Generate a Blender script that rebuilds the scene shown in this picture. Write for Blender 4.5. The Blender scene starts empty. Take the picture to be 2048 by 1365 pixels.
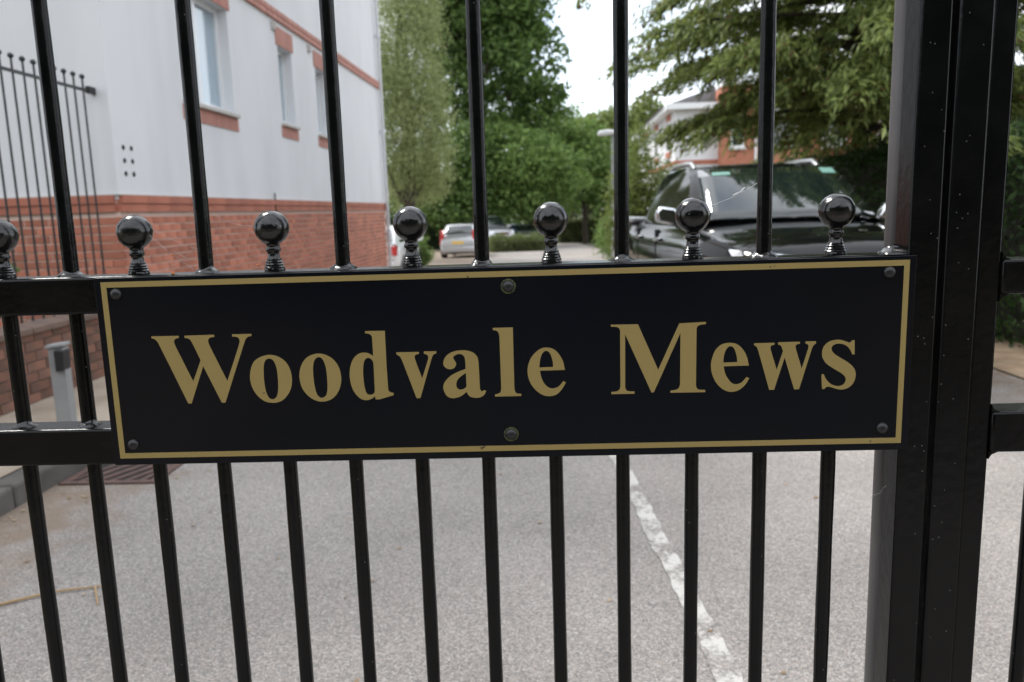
import bpy, bmesh, math, random
import numpy as np
from mathutils import Vector, Matrix
from mathutils.geometry import tessellate_polygon
R = math.radians
random.seed(7)
rng = np.random.default_rng(7)
sc = bpy.context.scene
COL = sc.collection

# ------------------------------------------------------------------ camera
CAM = np.array([0.0, -0.978, 1.40])
FPX = 1585.0                       # focal length in pixels of the 2048 px wide photograph
YAW, PIT, ROL = -0.03543, 0.16339, -0.03075
_w = np.array([math.sin(YAW)*math.cos(PIT), math.cos(YAW)*math.cos(PIT), -math.sin(PIT)])
_r = np.array([math.cos(YAW), -math.sin(YAW), 0.0])
_u = np.cross(_r, _w)
RR = _r*math.cos(ROL) + _u*math.sin(ROL)
UU = -_r*math.sin(ROL) + _u*math.cos(ROL)
cd = bpy.data.cameras.new('camera'); cam = bpy.data.objects.new('camera', cd); COL.objects.link(cam)
cam.matrix_world = Matrix(((RR[0], UU[0], -_w[0], CAM[0]), (RR[1], UU[1], -_w[1], CAM[1]), (RR[2], UU[2], -_w[2], CAM[2]), (0, 0, 0, 1)))
cd.sensor_width = 22.3; cd.lens = FPX/2048*22.3; cd.clip_start = 0.05; cd.clip_end = 2000
cd.dof.use_dof = True; cd.dof.focus_distance = 0.965; cd.dof.aperture_fstop = 4.0; cd.dof.aperture_blades = 7
sc.camera = cam
def ray(x, y): return _w + RR*(x-1024)/FPX - UU*(y-682.5)/FPX
def at_y(x, y, Y): d = ray(x, y); return CAM + d*(Y-CAM[1])/d[1]
def at_z(x, y, z): d = ray(x, y); return CAM + d*(z-CAM[2])/d[2]

# ------------------------------------------------------------------ sky, sun, exposure
SUN_EL, SUN_AZ = R(52), R(-48)     # azimuth from +Y towards +X
w = bpy.data.worlds.new('World'); sc.world = w; w.use_nodes = True
nt = w.node_tree; nt.nodes.clear()
N = nt.nodes.new; L = nt.links.new
out = N('ShaderNodeOutputWorld'); bg = N('ShaderNodeBackground'); bg.inputs['Strength'].default_value = 0.12
sky = N('ShaderNodeTexSky'); sky.sky_type = 'NISHITA'; sky.sun_disc = False
sky.sun_elevation = SUN_EL; sky.sun_rotation = SUN_AZ
tc = N('ShaderNodeTexCoord'); nz = N('ShaderNodeTexNoise'); nz.inputs['Scale'].default_value = 2.2; nz.inputs['Detail'].default_value = 6
rp = N('ShaderNodeValToRGB'); rp.color_ramp.elements[0].position = 0.30; rp.color_ramp.elements[1].position = 0.52
rp.color_ramp.elements[0].color = (0.25,)*3 + (1,); rp.color_ramp.elements[1].color = (1,)*4
mx = N('ShaderNodeMix'); mx.data_type = 'RGBA'; mx.inputs[7].default_value = (7.6, 7.9, 8.4, 1)
L(tc.outputs['Generated'], nz.inputs['Vector']); L(nz.outputs['Fac'], rp.inputs['Fac']); L(rp.outputs['Color'], mx.inputs[0])
L(sky.outputs['Color'], mx.inputs[6]); L(mx.outputs[2], bg.inputs['Color']); L(bg.outputs['Background'], out.inputs['Surface'])
sd = bpy.data.lights.new('sun', 'SUN'); sd.energy = 1.5; sd.angle = R(12); sd.color = (1.0, 0.96, 0.9)
sun = bpy.data.objects.new('sun', sd); COL.objects.link(sun)
sdir = Vector((math.sin(SUN_AZ)*math.cos(SUN_EL), math.cos(SUN_AZ)*math.cos(SUN_EL), math.sin(SUN_EL)))
sun.rotation_euler = sdir.to_track_quat('Z', 'Y').to_euler(); sun.location = (0, 0, 30)
sc.view_settings.view_transform = 'Standard'; sc.view_settings.look = 'None'; sc.view_settings.gamma = 1
sc.view_settings.exposure = 1.16; sc.view_settings.use_curve_mapping = False
sc.render.engine = 'CYCLES'
sc.cycles.use_denoising = True; sc.cycles.max_bounces = 8; sc.cycles.transparent_max_bounces = 8
sc.cycles.sample_clamp_indirect = 6

# ------------------------------------------------------------------ helpers
def lin(c): return tuple(((v/255)/12.92 if v/255 <= 0.04045 else ((v/255+0.055)/1.055)**2.4) for v in c)
class MB:
    def __init__(s): s.v = []; s.f = []
    def add(s, v, f):
        o = len(s.v); s.v += [tuple(p) for p in v]; s.f += [tuple(i+o for i in q) for q in f]; return s
    def box(s, x0, x1, y0, y1, z0, z1):
        return s.add([(x0,y0,z0),(x1,y0,z0),(x1,y1,z0),(x0,y1,z0),(x0,y0,z1),(x1,y0,z1),(x1,y1,z1),(x0,y1,z1)],
                     [(0,3,2,1),(4,5,6,7),(0,1,5,4),(1,2,6,5),(2,3,7,6),(3,0,4,7)])
    def tube(s, pts, rad, n=8, cap=True):
        pts = [Vector(p) for p in pts]
        rads = rad if isinstance(rad, (list, tuple)) else [rad]*len(pts)
        v = []; f = []
        ref = None
        for i, p in enumerate(pts):
            t = (pts[min(i+1, len(pts)-1)]-pts[max(i-1, 0)]).normalized()
            a = Vector((0,0,1)) if abs(t.z) < .9 else Vector((1,0,0))
            if ref is not None: a = ref
            e1 = (a - t*a.dot(t)).normalized(); e2 = t.cross(e1); ref = e1
            for k in range(n):
                an = 2*math.pi*k/n
                v.append(p+(e1*math.cos(an)+e2*math.sin(an))*rads[i])
        for i in range(len(pts)-1):
            for k in range(n):
                f.append((i*n+k, i*n+(k+1) % n, (i+1)*n+(k+1) % n, (i+1)*n+k))
        if cap:
            f.append(tuple(range(n-1, -1, -1))); f.append(tuple((len(pts)-1)*n+k for k in range(n)))
        return s.add(v, f)
    def lathe(s, prof, n=16, c=(0,0,0)):
        v = []; f = []
        for (r_, z) in prof:
            for k in range(n):
                an = 2*math.pi*k/n; v.append((c[0]+r_*math.cos(an), c[1]+r_*math.sin(an), c[2]+z))
        for i in range(len(prof)-1):
            for k in range(n): f.append((i*n+k, i*n+(k+1) % n, (i+1)*n+(k+1) % n, (i+1)*n+k))
        f.append(tuple(range(n-1, -1, -1))); f.append(tuple((len(prof)-1)*n+k for k in range(n)))
        return s.add(v, f)
    def prism(s, poly, axis, a, b):
        # poly in the plane perpendicular to axis, extruded from a to b
        n = len(poly)
        def P(p, t): return {'x': (t, p[0], p[1]), 'y': (p[0], t, p[1]), 'z': (p[0], p[1], t)}[axis]
        v = [P(p, a) for p in poly]+[P(p, b) for p in poly]
        f = [tuple(range(n-1, -1, -1)), tuple(range(n, 2*n))]+[(i, (i+1) % n, n+(i+1) % n, n+i) for i in range(n)]
        return s.add(v, f)
    def grid(s, P):  # P[i][j]
        a = len(P); b = len(P[0])
        return s.add([p for row in P for p in row], [(i*b+j, i*b+j+1, (i+1)*b+j+1, (i+1)*b+j) for i in range(a-1) for j in range(b-1)])
    def build(s, name, m, parent=None, smooth=None, bevel=None, fix=True):
        me = bpy.data.meshes.new(name); me.from_pydata(s.v, [], s.f); me.update()
        if fix:
            b = bmesh.new(); b.from_mesh(me); bmesh.ops.recalc_face_normals(b, faces=b.faces); b.to_mesh(me); b.free()
        return link(name, me, m, parent, smooth, bevel)
def link(name, me, m, parent=None, smooth=None, bevel=None):
    if m is not None and not me.materials: me.materials.append(m)
    if smooth is not None:
        me.polygons.foreach_set('use_smooth', [True]*len(me.polygons)); me.set_sharp_from_angle(angle=R(smooth))
    o = bpy.data.objects.new(name, me); COL.objects.link(o)
    if parent is not None: o.parent = parent
    if bevel:
        md = o.modifiers.new('bevel', 'BEVEL'); md.width = bevel; md.segments = 2; md.limit_method = 'ANGLE'; md.harden_normals = False
    return o
def inst(name, me, parent, loc=(0,0,0), rot=(0,0,0), scl=(1,1,1)):
    o = bpy.data.objects.new(name, me); COL.objects.link(o); o.parent = parent
    o.location = loc; o.rotation_euler = rot; o.scale = scl; return o
def tag(o, label, cat, group=None):
    o['label'] = label; o['category'] = cat
    if group: o['group'] = group
    return o
def kind(o, k, label=None):
    o['kind'] = k
    if label: o['label'] = label
    return o
def empty(name, loc=(0,0,0), rz=0.0):
    o = bpy.data.objects.new(name, None); COL.objects.link(o); o.location = loc; o.rotation_euler = (0,0,rz); o.empty_display_size = .1; return o

def mat(name, c, rough=.5, metal=0.0, c2=None, scale=8.0, detail=5.0, bump=0.0, bscale=None, bdist=.002, spec=.5, coat=0.0, ramp=(.35, .65), stretch=None, island=0.0, rvar=0.0):
    m = bpy.data.materials.new(name); m.use_nodes = True; t = m.node_tree; b = t.nodes['Principled BSDF']
    b.inputs['Base Color'].default_value = (*c, 1); b.inputs['Roughness'].default_value = rough; b.inputs['Metallic'].default_value = metal
    b.inputs['Specular IOR Level'].default_value = spec; b.inputs['Coat Weight'].default_value = coat; b.inputs['Coat Roughness'].default_value = .04
    n = t.nodes.new; l = t.links.new
    tcn = n('ShaderNodeTexCoord'); src = tcn.outputs['Object']
    if stretch:
        mp = n('ShaderNodeMapping'); mp.inputs['Scale'].default_value = stretch; l(src, mp.inputs['Vector']); src = mp.outputs['Vector']
    col = None
    if c2 is not None:
        nz_ = n('ShaderNodeTexNoise'); nz_.inputs['Scale'].default_value = scale; nz_.inputs['Detail'].default_value = detail; l(src, nz_.inputs['Vector'])
        rp_ = n('ShaderNodeValToRGB'); rp_.color_ramp.elements[0].position = ramp[0]; rp_.color_ramp.elements[1].position = ramp[1]
        rp_.color_ramp.elements[0].color = (*c, 1); rp_.color_ramp.elements[1].color = (*c2, 1)
        l(nz_.outputs['Fac'], rp_.inputs['Fac']); col = rp_.outputs['Color']
        if rvar:
            ma = n('ShaderNodeMath'); ma.operation = 'MULTIPLY_ADD'; ma.inputs[1].default_value = rvar; ma.inputs[2].default_value = rough-rvar/2
            l(nz_.outputs['Fac'], ma.inputs[0]); l(ma.outputs[0], b.inputs['Roughness'])
    if island:
        g = n('ShaderNodeNewGeometry'); oi = n('ShaderNodeObjectInfo')
        ad = n('ShaderNodeMath'); ad.operation = 'ADD'; l(g.outputs['Random Per Island'], ad.inputs[0]); l(oi.outputs['Random'], ad.inputs[1])
        fr = n('ShaderNodeMath'); fr.operation = 'FRACT'; l(ad.outputs[0], fr.inputs[0])
        hs = n('ShaderNodeHueSaturation')
        mr = n('ShaderNodeMapRange'); mr.inputs['To Min'].default_value = 1-island; mr.inputs['To Max'].default_value = 1+island
        l(fr.outputs[0], mr.inputs['Value']); l(mr.outputs['Result'], hs.inputs['Value'])
        if col: l(col, hs.inputs['Color'])
        else: hs.inputs['Color'].default_value = (*c, 1)
        col = hs.outputs['Color']
    if col: l(col, b.inputs['Base Color'])
    if bump:
        nb = n('ShaderNodeTexNoise'); nb.inputs['Scale'].default_value = bscale or scale*4; nb.inputs['Detail'].default_value = 4; l(src, nb.inputs['Vector'])
        bp = n('ShaderNodeBump'); bp.inputs['Strength'].default_value = bump; bp.inputs['Distance'].default_value = bdist
        l(nb.outputs['Fac'], bp.inputs['Height']); l(bp.outputs['Normal'], b.inputs['Normal'])
    return m
def leafmat(name, c, c2, trans=.42, hue=.03):
    m = bpy.data.materials.new(name); m.use_nodes = True; t = m.node_tree; n = t.nodes.new; l = t.links.new
    b = t.nodes['Principled BSDF']; b.inputs['Roughness'].default_value = .55; b.inputs['Specular IOR Level'].default_value = .3
    g = n('ShaderNodeNewGeometry'); rp_ = n('ShaderNodeValToRGB')
    rp_.color_ramp.elements[0].color = (*c, 1); rp_.color_ramp.elements[1].color = (*c2, 1)
    l(g.outputs['Random Per Island'], rp_.inputs['Fac'])
    l(rp_.outputs['Color'], b.inputs['Base Color'])
    tr = n('ShaderNodeBsdfTranslucent'); l(rp_.outputs['Color'], tr.inputs['Color'])
    ms = n('ShaderNodeMixShader'); ms.inputs[0].default_value = trans
    l(b.outputs['BSDF'], ms.inputs[1]); l(tr.outputs['BSDF'], ms.inputs[2]); l(ms.outputs['Shader'], t.nodes['Material Output'].inputs['Surface'])
    return m

M = {}
M['black'] = mat('black_gloss_paint', (.0024,.0025,.0028), .24, bump=.5, bscale=70, bdist=.0014, c2=(.0042,.0042,.0044), scale=18, spec=.22, rvar=.16)
M['blackrail'] = mat('black_railing_paint', (.02,.02,.022), .45)
M['gloss'] = mat('thick_black_gloss', (.0035,.0036,.004), .20, bump=.6, bscale=75, bdist=.0024, c2=(.006,.006,.0062), scale=18, spec=.5, coat=.16, rvar=.2)
M['grey_tube'] = mat('grey_painted_tube', (.085,.08,.082), .45, c2=(.05,.045,.045), scale=5, bump=.1, bscale=60)
M['plate'] = mat('sign_plate_paint', (.0030,.0042,.0075), .20, c2=(.0046,.0052,.0072), scale=3, spec=.22, rvar=.1)
M['gold'] = mat('gold_vinyl', (.305,.226,.082), .5, c2=(.035,.03,.02), scale=75, ramp=(.715,.74), spec=.3)
M['rivet'] = mat('black_rivet', (.012,.012,.013), .38)
M['lichen'] = mat('rivet_lichen', (.10,.11,.035), .9, c2=(.02,.02,.015), scale=300)
M['render'] = mat('white_render', (.695,.70,.715), .9, c2=(.575,.58,.595), scale=1.3, detail=12, bump=.15, bscale=120, stretch=(1.3,1.3,.4), ramp=(.40,.90))
M['brick'] = mat('red_brick', (.475,.18,.112), .85, c2=(.375,.135,.085), scale=3.5, bump=.4, bscale=90, bdist=.003, island=.22)
M['brickband'] = mat('smooth_red_brick', (.43,.155,.098), .75, c2=(.36,.125,.08), scale=3, island=.10)
M['brickpink'] = mat('pink_red_brick', (.46,.225,.18), .8, c2=(.41,.19,.15), scale=3, island=.10)
M['brickold'] = mat('weathered_brick', (.215,.10,.066), .9, c2=(.135,.075,.055), scale=4, bump=.4, bscale=80, island=.28)
M['mortar'] = mat('mortar', (.66,.50,.43), .95, c2=(.57,.43,.37), scale=20, bump=.2)
M['mortarold'] = mat('dirty_mortar', (.26,.205,.17), .95, c2=(.2,.155,.13), scale=20, bump=.2)
M['coping'] = mat('wall_coping', (.17,.11,.085), .9, c2=(.12,.085,.07), scale=6, bump=.3)
M['upvc'] = mat('white_window_frame', (.74,.75,.76), .35)
M['glass'] = mat('window_glass', (.03,.045,.045), .03, spec=.9, coat=1.0)
gm = bpy.data.materials.new('clear_window_glass'); gm.use_nodes = True; t = gm.node_tree; t.nodes.remove(t.nodes['Principled BSDF'])
fw_ = t.nodes.new('ShaderNodeLayerWeight'); fw_.inputs['Blend'].default_value = .5; fp_ = t.nodes.new('ShaderNodeMath'); fp_.operation = 'POWER'; fp_.inputs[1].default_value = 4; t.links.new(fw_.outputs['Facing'], fp_.inputs[0]); fr_ = t.nodes.new('ShaderNodeMath'); fr_.operation = 'MULTIPLY_ADD'; fr_.inputs[1].default_value = .8; fr_.inputs[2].default_value = .05; t.links.new(fp_.outputs[0], fr_.inputs[0]); gl_ = t.nodes.new('ShaderNodeBsdfGlossy'); gl_.inputs['Roughness'].default_value = .02; tp_ = t.nodes.new('ShaderNodeBsdfTransparent'); tp_.inputs['Color'].default_value = (.88,.92,.94,1); ms_ = t.nodes.new('ShaderNodeMixShader')
t.links.new(fr_.outputs[0], ms_.inputs[0]); t.links.new(tp_.outputs[0], ms_.inputs[1]); t.links.new(gl_.outputs[0], ms_.inputs[2]); t.links.new(ms_.outputs[0], t.nodes['Material Output'].inputs['Surface'])
M['clear'] = gm
M['net'] = mat('net_curtain', (.80,.83,.87), .9, c2=(.70,.74,.79), scale=6, stretch=(1,6,.3))
M['sill'] = mat('stone_sill', (.52,.49,.45), .8, c2=(.44,.42,.39), scale=9)
M['hole'] = mat('vent_opening', (.02,.02,.02), .9)
M['pipe'] = mat('white_pipe', (.62,.63,.65), .4)
M['greypost'] = mat('grey_post_paint', (.29,.295,.295), .5, c2=(.25,.255,.255), scale=8)
M['blackplastic'] = mat('black_plastic', (.018,.018,.02), .45)
M['bark'] = mat('bark', (.06,.045,.033), .95, c2=(.035,.027,.02), scale=6, bump=.5, bscale=22, bdist=.02, stretch=(1,1,.3))
M['tyre'] = mat('tyre_rubber', (.018,.018,.018), .8)
M['rim'] = mat('alloy_rim', (.45,.46,.47), .3, metal=.8)
M['chrome'] = mat('chrome', (.75,.76,.78), .12, metal=1.0)
M['carglass'] = mat('car_glass', (.008,.014,.013), .03, spec=.6, coat=1.0)
M['trim'] = mat('black_trim', (.02,.02,.02), .5)
M['redlamp'] = mat('red_lamp_lens', (.55,.02,.025), .15, coat=1)
M['lamp'] = mat('clear_lamp_lens', (.70,.72,.75), .08, metal=.6, coat=1)
M['yplate'] = mat('yellow_number_plate', (.75,.48,.06), .5)
M['wplate'] = mat('white_number_plate', (.75,.75,.72), .5)
M['green_patch'] = mat('pale_green_patch', (.17,.33,.27), .4)  # flat pale green for the upper windscreen patches
M['wood'] = mat('weathered_wood', (.11,.08,.06), .9, c2=(.075,.055,.045), scale=5)
M['grate'] = mat('rusty_iron', (.13,.075,.06), .8, c2=(.08,.05,.042), scale=14, bump=.3)
M['pit'] = mat('drain_pit', (.012,.011,.010), .95)
M['kerb'] = mat('kerb_concrete', (.115,.105,.096), .95, c2=(.075,.068,.06), scale=5, detail=8, bump=.4, bscale=70, bdist=.004)
M['straw'] = mat('straw', (.36,.24,.12), .9)
M['web'] = mat('spider_silk', (.55,.55,.55), .8)
M['rust'] = mat('orange_leaf_scrap', (.45,.14,.03), .8)
M['rooftile'] = mat('grey_roof_tile', (.16,.155,.155), .8, c2=(.12,.115,.115), scale=3)

def specks(m, scale, thr, sel, col):
    t = m.node_tree; n = t.nodes.new; l = t.links.new; b = t.nodes['Principled BSDF']
    tcn = n('ShaderNodeTexCoord'); vo = n('ShaderNodeTexVoronoi'); vo.inputs['Scale'].default_value = scale; l(tcn.outputs['Object'], vo.inputs['Vector'])
    a = n('ShaderNodeMath'); a.operation = 'LESS_THAN'; a.inputs[1].default_value = thr; l(vo.outputs['Distance'], a.inputs[0])
    sp = n('ShaderNodeSeparateColor'); l(vo.outputs['Color'], sp.inputs['Color']); g = n('ShaderNodeMath'); g.operation = 'GREATER_THAN'; g.inputs[1].default_value = sel; l(sp.outputs['Green'], g.inputs[0])
    mu = n('ShaderNodeMath'); mu.operation = 'MULTIPLY'; l(a.outputs[0], mu.inputs[0]); l(g.outputs[0], mu.inputs[1])
    mx_ = n('ShaderNodeMix'); mx_.data_type = 'RGBA'; mx_.inputs[7].default_value = (*col, 1); l(mu.outputs[0], mx_.inputs[0])
    src = b.inputs['Base Color'].links[0].from_socket; l(src, mx_.inputs[6]); l(mx_.outputs[2], b.inputs['Base Color'])
specks(M['plate'], 110, .085, .955, (.16,.16,.15)); specks(M['black'], 120, .10, .93, (.10,.10,.10)); specks(M['gloss'], 120, .10, .94, (.10,.10,.09))
def asphalt(name, litter=0.0, base=(.246,.231,.216)):
    m = bpy.data.materials.new(name); m.use_nodes = True; t = m.node_tree; n = t.nodes.new; l = t.links.new
    b = t.nodes['Principled BSDF']; b.inputs['Roughness'].default_value = .92; b.inputs['Specular IOR Level'].default_value = .3
    tcn = n('ShaderNodeTexCoord')
    vo = n('ShaderNodeTexVoronoi'); vo.inputs['Scale'].default_value = 160; l(tcn.outputs['Object'], vo.inputs['Vector'])
    r1 = n('ShaderNodeValToRGB'); cr = r1.color_ramp
    cr.elements[0].position = 0.0; cr.elements[0].color = (*[v*.66 for v in base], 1); cr.elements[1].position = 1.0; cr.elements[1].color = (*[v*1.65 for v in base], 1)
    e = cr.elements.new(.35); e.color = (*base, 1); e = cr.elements.new(.7); e.color = (base[0]*1.22, base[1]*1.12, base[2]*1.06, 1)
    sp = n('ShaderNodeSeparateColor'); l(vo.outputs['Color'], sp.inputs['Color']); l(sp.outputs['Red'], r1.inputs['Fac'])
    nf = n('ShaderNodeTexNoise'); nf.inputs['Scale'].default_value = 230; nf.inputs['Detail'].default_value = 3; l(tcn.outputs['Object'], nf.inputs['Vector'])
    mrf = n('ShaderNodeMapRange'); mrf.inputs['From Min'].default_value = .3; mrf.inputs['From Max'].default_value = .7; mrf.inputs['To Min'].default_value = .64; mrf.inputs['To Max'].default_value = 1.36
    l(nf.outputs['Fac'], mrf.inputs['Value'])
    mu = n('ShaderNodeMix'); mu.data_type = 'RGBA'; mu.blend_type = 'MULTIPLY'; mu.inputs[0].default_value = 1
    l(r1.outputs['Color'], mu.inputs[6]); l(mrf.outputs['Result'], mu.inputs[7])
    nl = n('ShaderNodeTexNoise'); nl.inputs['Scale'].default_value = .9; nl.inputs['Detail'].default_value = 7; l(tcn.outputs['Object'], nl.inputs['Vector'])
    mrl = n('ShaderNodeMapRange'); mrl.inputs['From Min'].default_value = .3; mrl.inputs['From Max'].default_value = .7; mrl.inputs['To Min'].default_value = .80; mrl.inputs['To Max'].default_value = 1.12
    l(nl.outputs['Fac'], mrl.inputs['Value'])
    m2 = n('ShaderNodeMix'); m2.data_type = 'RGBA'; m2.blend_type = 'MULTIPLY'; m2.inputs[0].default_value = 1
    l(mu.outputs[2], m2.inputs[6]); l(mrl.outputs['Result'], m2.inputs[7])
    last = m2.outputs[2]
    # washed-in dirt along the left kerb and the right verge: brown debris with its own patchy shape
    sx = n('ShaderNodeSeparateXYZ'); l(tcn.outputs['Object'], sx.inputs[0])
    nd = n('ShaderNodeTexNoise'); nd.inputs['Scale'].default_value = 4.5; nd.inputs['Detail'].default_value = 8; l(tcn.outputs['Object'], nd.inputs['Vector'])
    dl = n('ShaderNodeMapRange'); dl.inputs['From Min'].default_value = -1.75; dl.inputs['From Max'].default_value = -2.65; l(sx.outputs['X'], dl.inputs['Value'])
    dr = n('ShaderNodeMapRange'); dr.inputs['From Min'].default_value = 2.6; dr.inputs['From Max'].default_value = 4.0; l(sx.outputs['X'], dr.inputs['Value'])
    mxx = n('ShaderNodeMath'); mxx.operation = 'MAXIMUM'; l(dl.outputs[0], mxx.inputs[0]); l(dr.outputs[0], mxx.inputs[1])
    pd = n('ShaderNodeMath'); pd.operation = 'MULTIPLY_ADD'; pd.inputs[1].default_value = .55; l(mxx.outputs[0], pd.inputs[0]); l(nd.outputs['Fac'], pd.inputs[2])
    rd = n('ShaderNodeMapRange'); rd.inputs['From Min'].default_value = .66; rd.inputs['From Max'].default_value = .95; rd.inputs['To Max'].default_value = .75; l(pd.outputs[0], rd.inputs['Value'])
    m3 = n('ShaderNodeMix'); m3.data_type = 'RGBA'; m3.inputs[7].default_value = (.20,.145,.10,1); l(rd.outputs[0], m3.inputs[0]); l(last, m3.inputs[6]); last = m3.outputs[2]
    l(last, b.inputs['Base Color'])
    bp = n('ShaderNodeBump'); bp.inputs['Strength'].default_value = .7; bp.inputs['Distance'].default_value = .004
    l(vo.outputs['Distance'], bp.inputs['Height']); l(bp.outputs['Normal'], b.inputs['Normal'])
    m['last'] = 0
    return m, last
M['asphalt'], _ = asphalt('worn_asphalt'); M['street'], _ = asphalt('dark_street_asphalt', base=(.075,.072,.07))
# worn paint: white where the coat survives, bare chippings elsewhere
pm, last = asphalt('worn_white_line')
t = pm.node_tree; n = t.nodes.new; l = t.links.new; b = t.nodes['Principled BSDF']
tcn = n('ShaderNodeTexCoord'); na = n('ShaderNodeTexNoise'); na.inputs['Scale'].default_value = 60; na.inputs['Detail'].default_value = 9; na.inputs['Roughness'].default_value = .7
l(tcn.outputs['Object'], na.inputs['Vector'])
nb_ = n('ShaderNodeTexNoise'); nb_.inputs['Scale'].default_value = 9; nb_.inputs['Detail'].default_value = 3; l(tcn.outputs['Object'], nb_.inputs['Vector'])
ad = n('ShaderNodeMath'); ad.operation = 'ADD'; l(na.outputs['Fac'], ad.inputs[0]); l(nb_.outputs['Fac'], ad.inputs[1])
mr = n('ShaderNodeMapRange'); mr.inputs['From Min'].default_value = .89; mr.inputs['From Max'].default_value = 1.10; l(ad.outputs[0], mr.inputs['Value'])
mm = n('ShaderNodeMix'); mm.data_type = 'RGBA'; mm.inputs[7].default_value = (.52,.50,.465,1); l(mr.outputs[0], mm.inputs[0]); l(last, mm.inputs[6]); l(mm.outputs[2], b.inputs['Base Color'])
M['line'] = pm
M['pavement'] = mat('sandy_pavement', (.36,.30,.235), .95, c2=(.24,.19,.14), scale=3, detail=10, bump=.5, bscale=60, bdist=.005, ramp=(.4,.7))
M['verge'] = mat('leaf_litter_soil', (.20,.14,.09), .95, c2=(.30,.225,.15), scale=5, detail=10, bump=.6, bscale=40, bdist=.02)
M['soil'] = mat('grass_and_soil', (.07,.085,.03), .95, c2=(.10,.09,.05), scale=.6, detail=9)

# ------------------------------------------------------------------ ground
def gz(y): return -0.0215*min(max(0.0, y-6.5), 48.0)
def surf(name, m, x0, x1, ys, dz, label, xs=None):
    mb = MB(); P = []
    for y in ys:
        a, b_ = (x0(y), x1(y)) if callable(x0) else (x0, x1)
        P.append([(a+(b_-a)*i/8, y, gz(y)+dz) for i in range(9)])
    mb.grid(P); o = mb.build(name, m); o['kind'] = 'structure'; o['label'] = label; return o
ys_long = [-400,-60,-20,-8,0,3,6.5]+[6.5+48*i/12 for i in range(1,13)]+[80,200,800]
surf('ground', M['soil'], -700, 700, ys_long, -.03, 'rough grass and soil around the estate')
def road_l(y): return -2.65 if y < 17.2 else (-2.65-(y-17.2)*6 if y < 18.5 else -10.5)
def road_r(y): return 3.7 if y < 20 else 3.7-(y-20)*.02
surf('road', M['asphalt'], road_l, road_r, [-3,-2,0,2,4,6.5,9,12,15,17.1,17.6,18.5,22,26,30,36,42,48,54.5,58], 0, 'worn grey asphalt driveway leading into the estate')
surf('street', M['street'], -60, 60, [-15,-12,-9,-6,-3.01], -.005, 'public street behind the viewpoint')
surf('pavement', M['pavement'], -3.72, -2.8, [.3,2,4,6.5,9,12,15,17], .118, 'sandy pavement strip between the kerb and the brick wall')
surf('verge', M['verge'], 3.70, 6.5, [.3,2,4,6.5,9,12,15,18,22], .012, 'leaf littered soil beside the driveway below the hedge')
kb = empty('kerb', (-2.725, 0, 0)); kb['kind'] = 'structure'; kb['label'] = 'low concrete kerb along the left edge of the driveway'
ks = MB(); ks.box(-.075,.075,0,.905,-.1,.12); k0 = ks.build('kerb_stone', M['kerb'], kb, bevel=.018); k0.location = (0,.0,0)
for i in range(1, 19):
    o = k0.copy(); COL.objects.link(o); o.parent = kb; o.location = (random.uniform(-.003,.003), .915*i, gz(.915*i+.4)+random.uniform(-.003,.003))
# white line
lm = MB(); P = []
for i in range(240):
    y = .2+i*.045; xc = .575-.055*(y-.6) if y < 3.6 else .41-.02*(y-3.6)
    P.append([(xc-.038+random.uniform(-.007,.007)+.004*math.sin(y*5), y, gz(y)+.004), (xc+.040+random.uniform(-.006,.004), y, gz(y)+.004)])
lm.grid(P); o = lm.build('road_marking', M['line']); kind(o, 'structure', 'worn white painted line along the middle of the driveway')

# ------------------------------------------------------------------ the gate
GX = -0.757; GZ = 1.3225; SP = 0.086
def gx(k): return k*SP+GX
RT = (GZ-.0335, GZ+.0125)       # upper rail
RB = (GZ-.2270, GZ-.1800)       # lower rail
gate = empty('driveway_gate', (gx(-21), 0, 0))
gate.location = (0,0,0)
tag(gate, 'black iron gate leaf carrying the name sign, with ball finials on its rail', 'gate', 'pair of black driveway gates')
def rail(x0, x1, z0, z1, par, name='rail'):
    mb = MB(); mb.box(x0,x1,-.0235,.0235,z0,z1); return mb.build(name, M['black'], par, smooth=40, bevel=.0035)
XA0, XA1 = gx(-20)-.1, .4375
for z0, z1 in (RT, RB, (.10,.146), (1.86,1.906)): rail(XA0, XA1, z0, z1, gate)
mb = MB(); mb.box(XA1,.474,-.025,.0155,.05,1.96); mb.build('stile', M['black'], gate, smooth=40, bevel=.003)
mb = MB(); mb.box(XA0-.045,XA0,-.025,.02,.05,1.96); mb.build('stile', M['black'], gate, smooth=40, bevel=.003)
mb = MB(); mb.tube([(.4535,.0345,.045),(.4535,.0345,1.95)], .0185, 20); mb.build('drop_tube', M['grey_tube'], gate, smooth=40)
def bar_mesh(z0, z1):
    mb = MB(); zs = np.linspace(z0, z1, 40); sd_ = random.random()*9
    mb.tube([(.0006*math.sin(z*5+sd_), .0006*math.cos(z*4+sd_), z) for z in zs], [.009+.00022*math.sin(z*31+sd_)+random.uniform(-.00012,.00012) for z in zs], 14)
    me = bpy.data.meshes.new('bar'); me.from_pydata(mb.v, [], mb.f); me.materials.append(M['black'])
    me.polygons.foreach_set('use_smooth', [True]*len(me.polygons)); me.set_sharp_from_angle(angle=R(50)); return me
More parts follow.
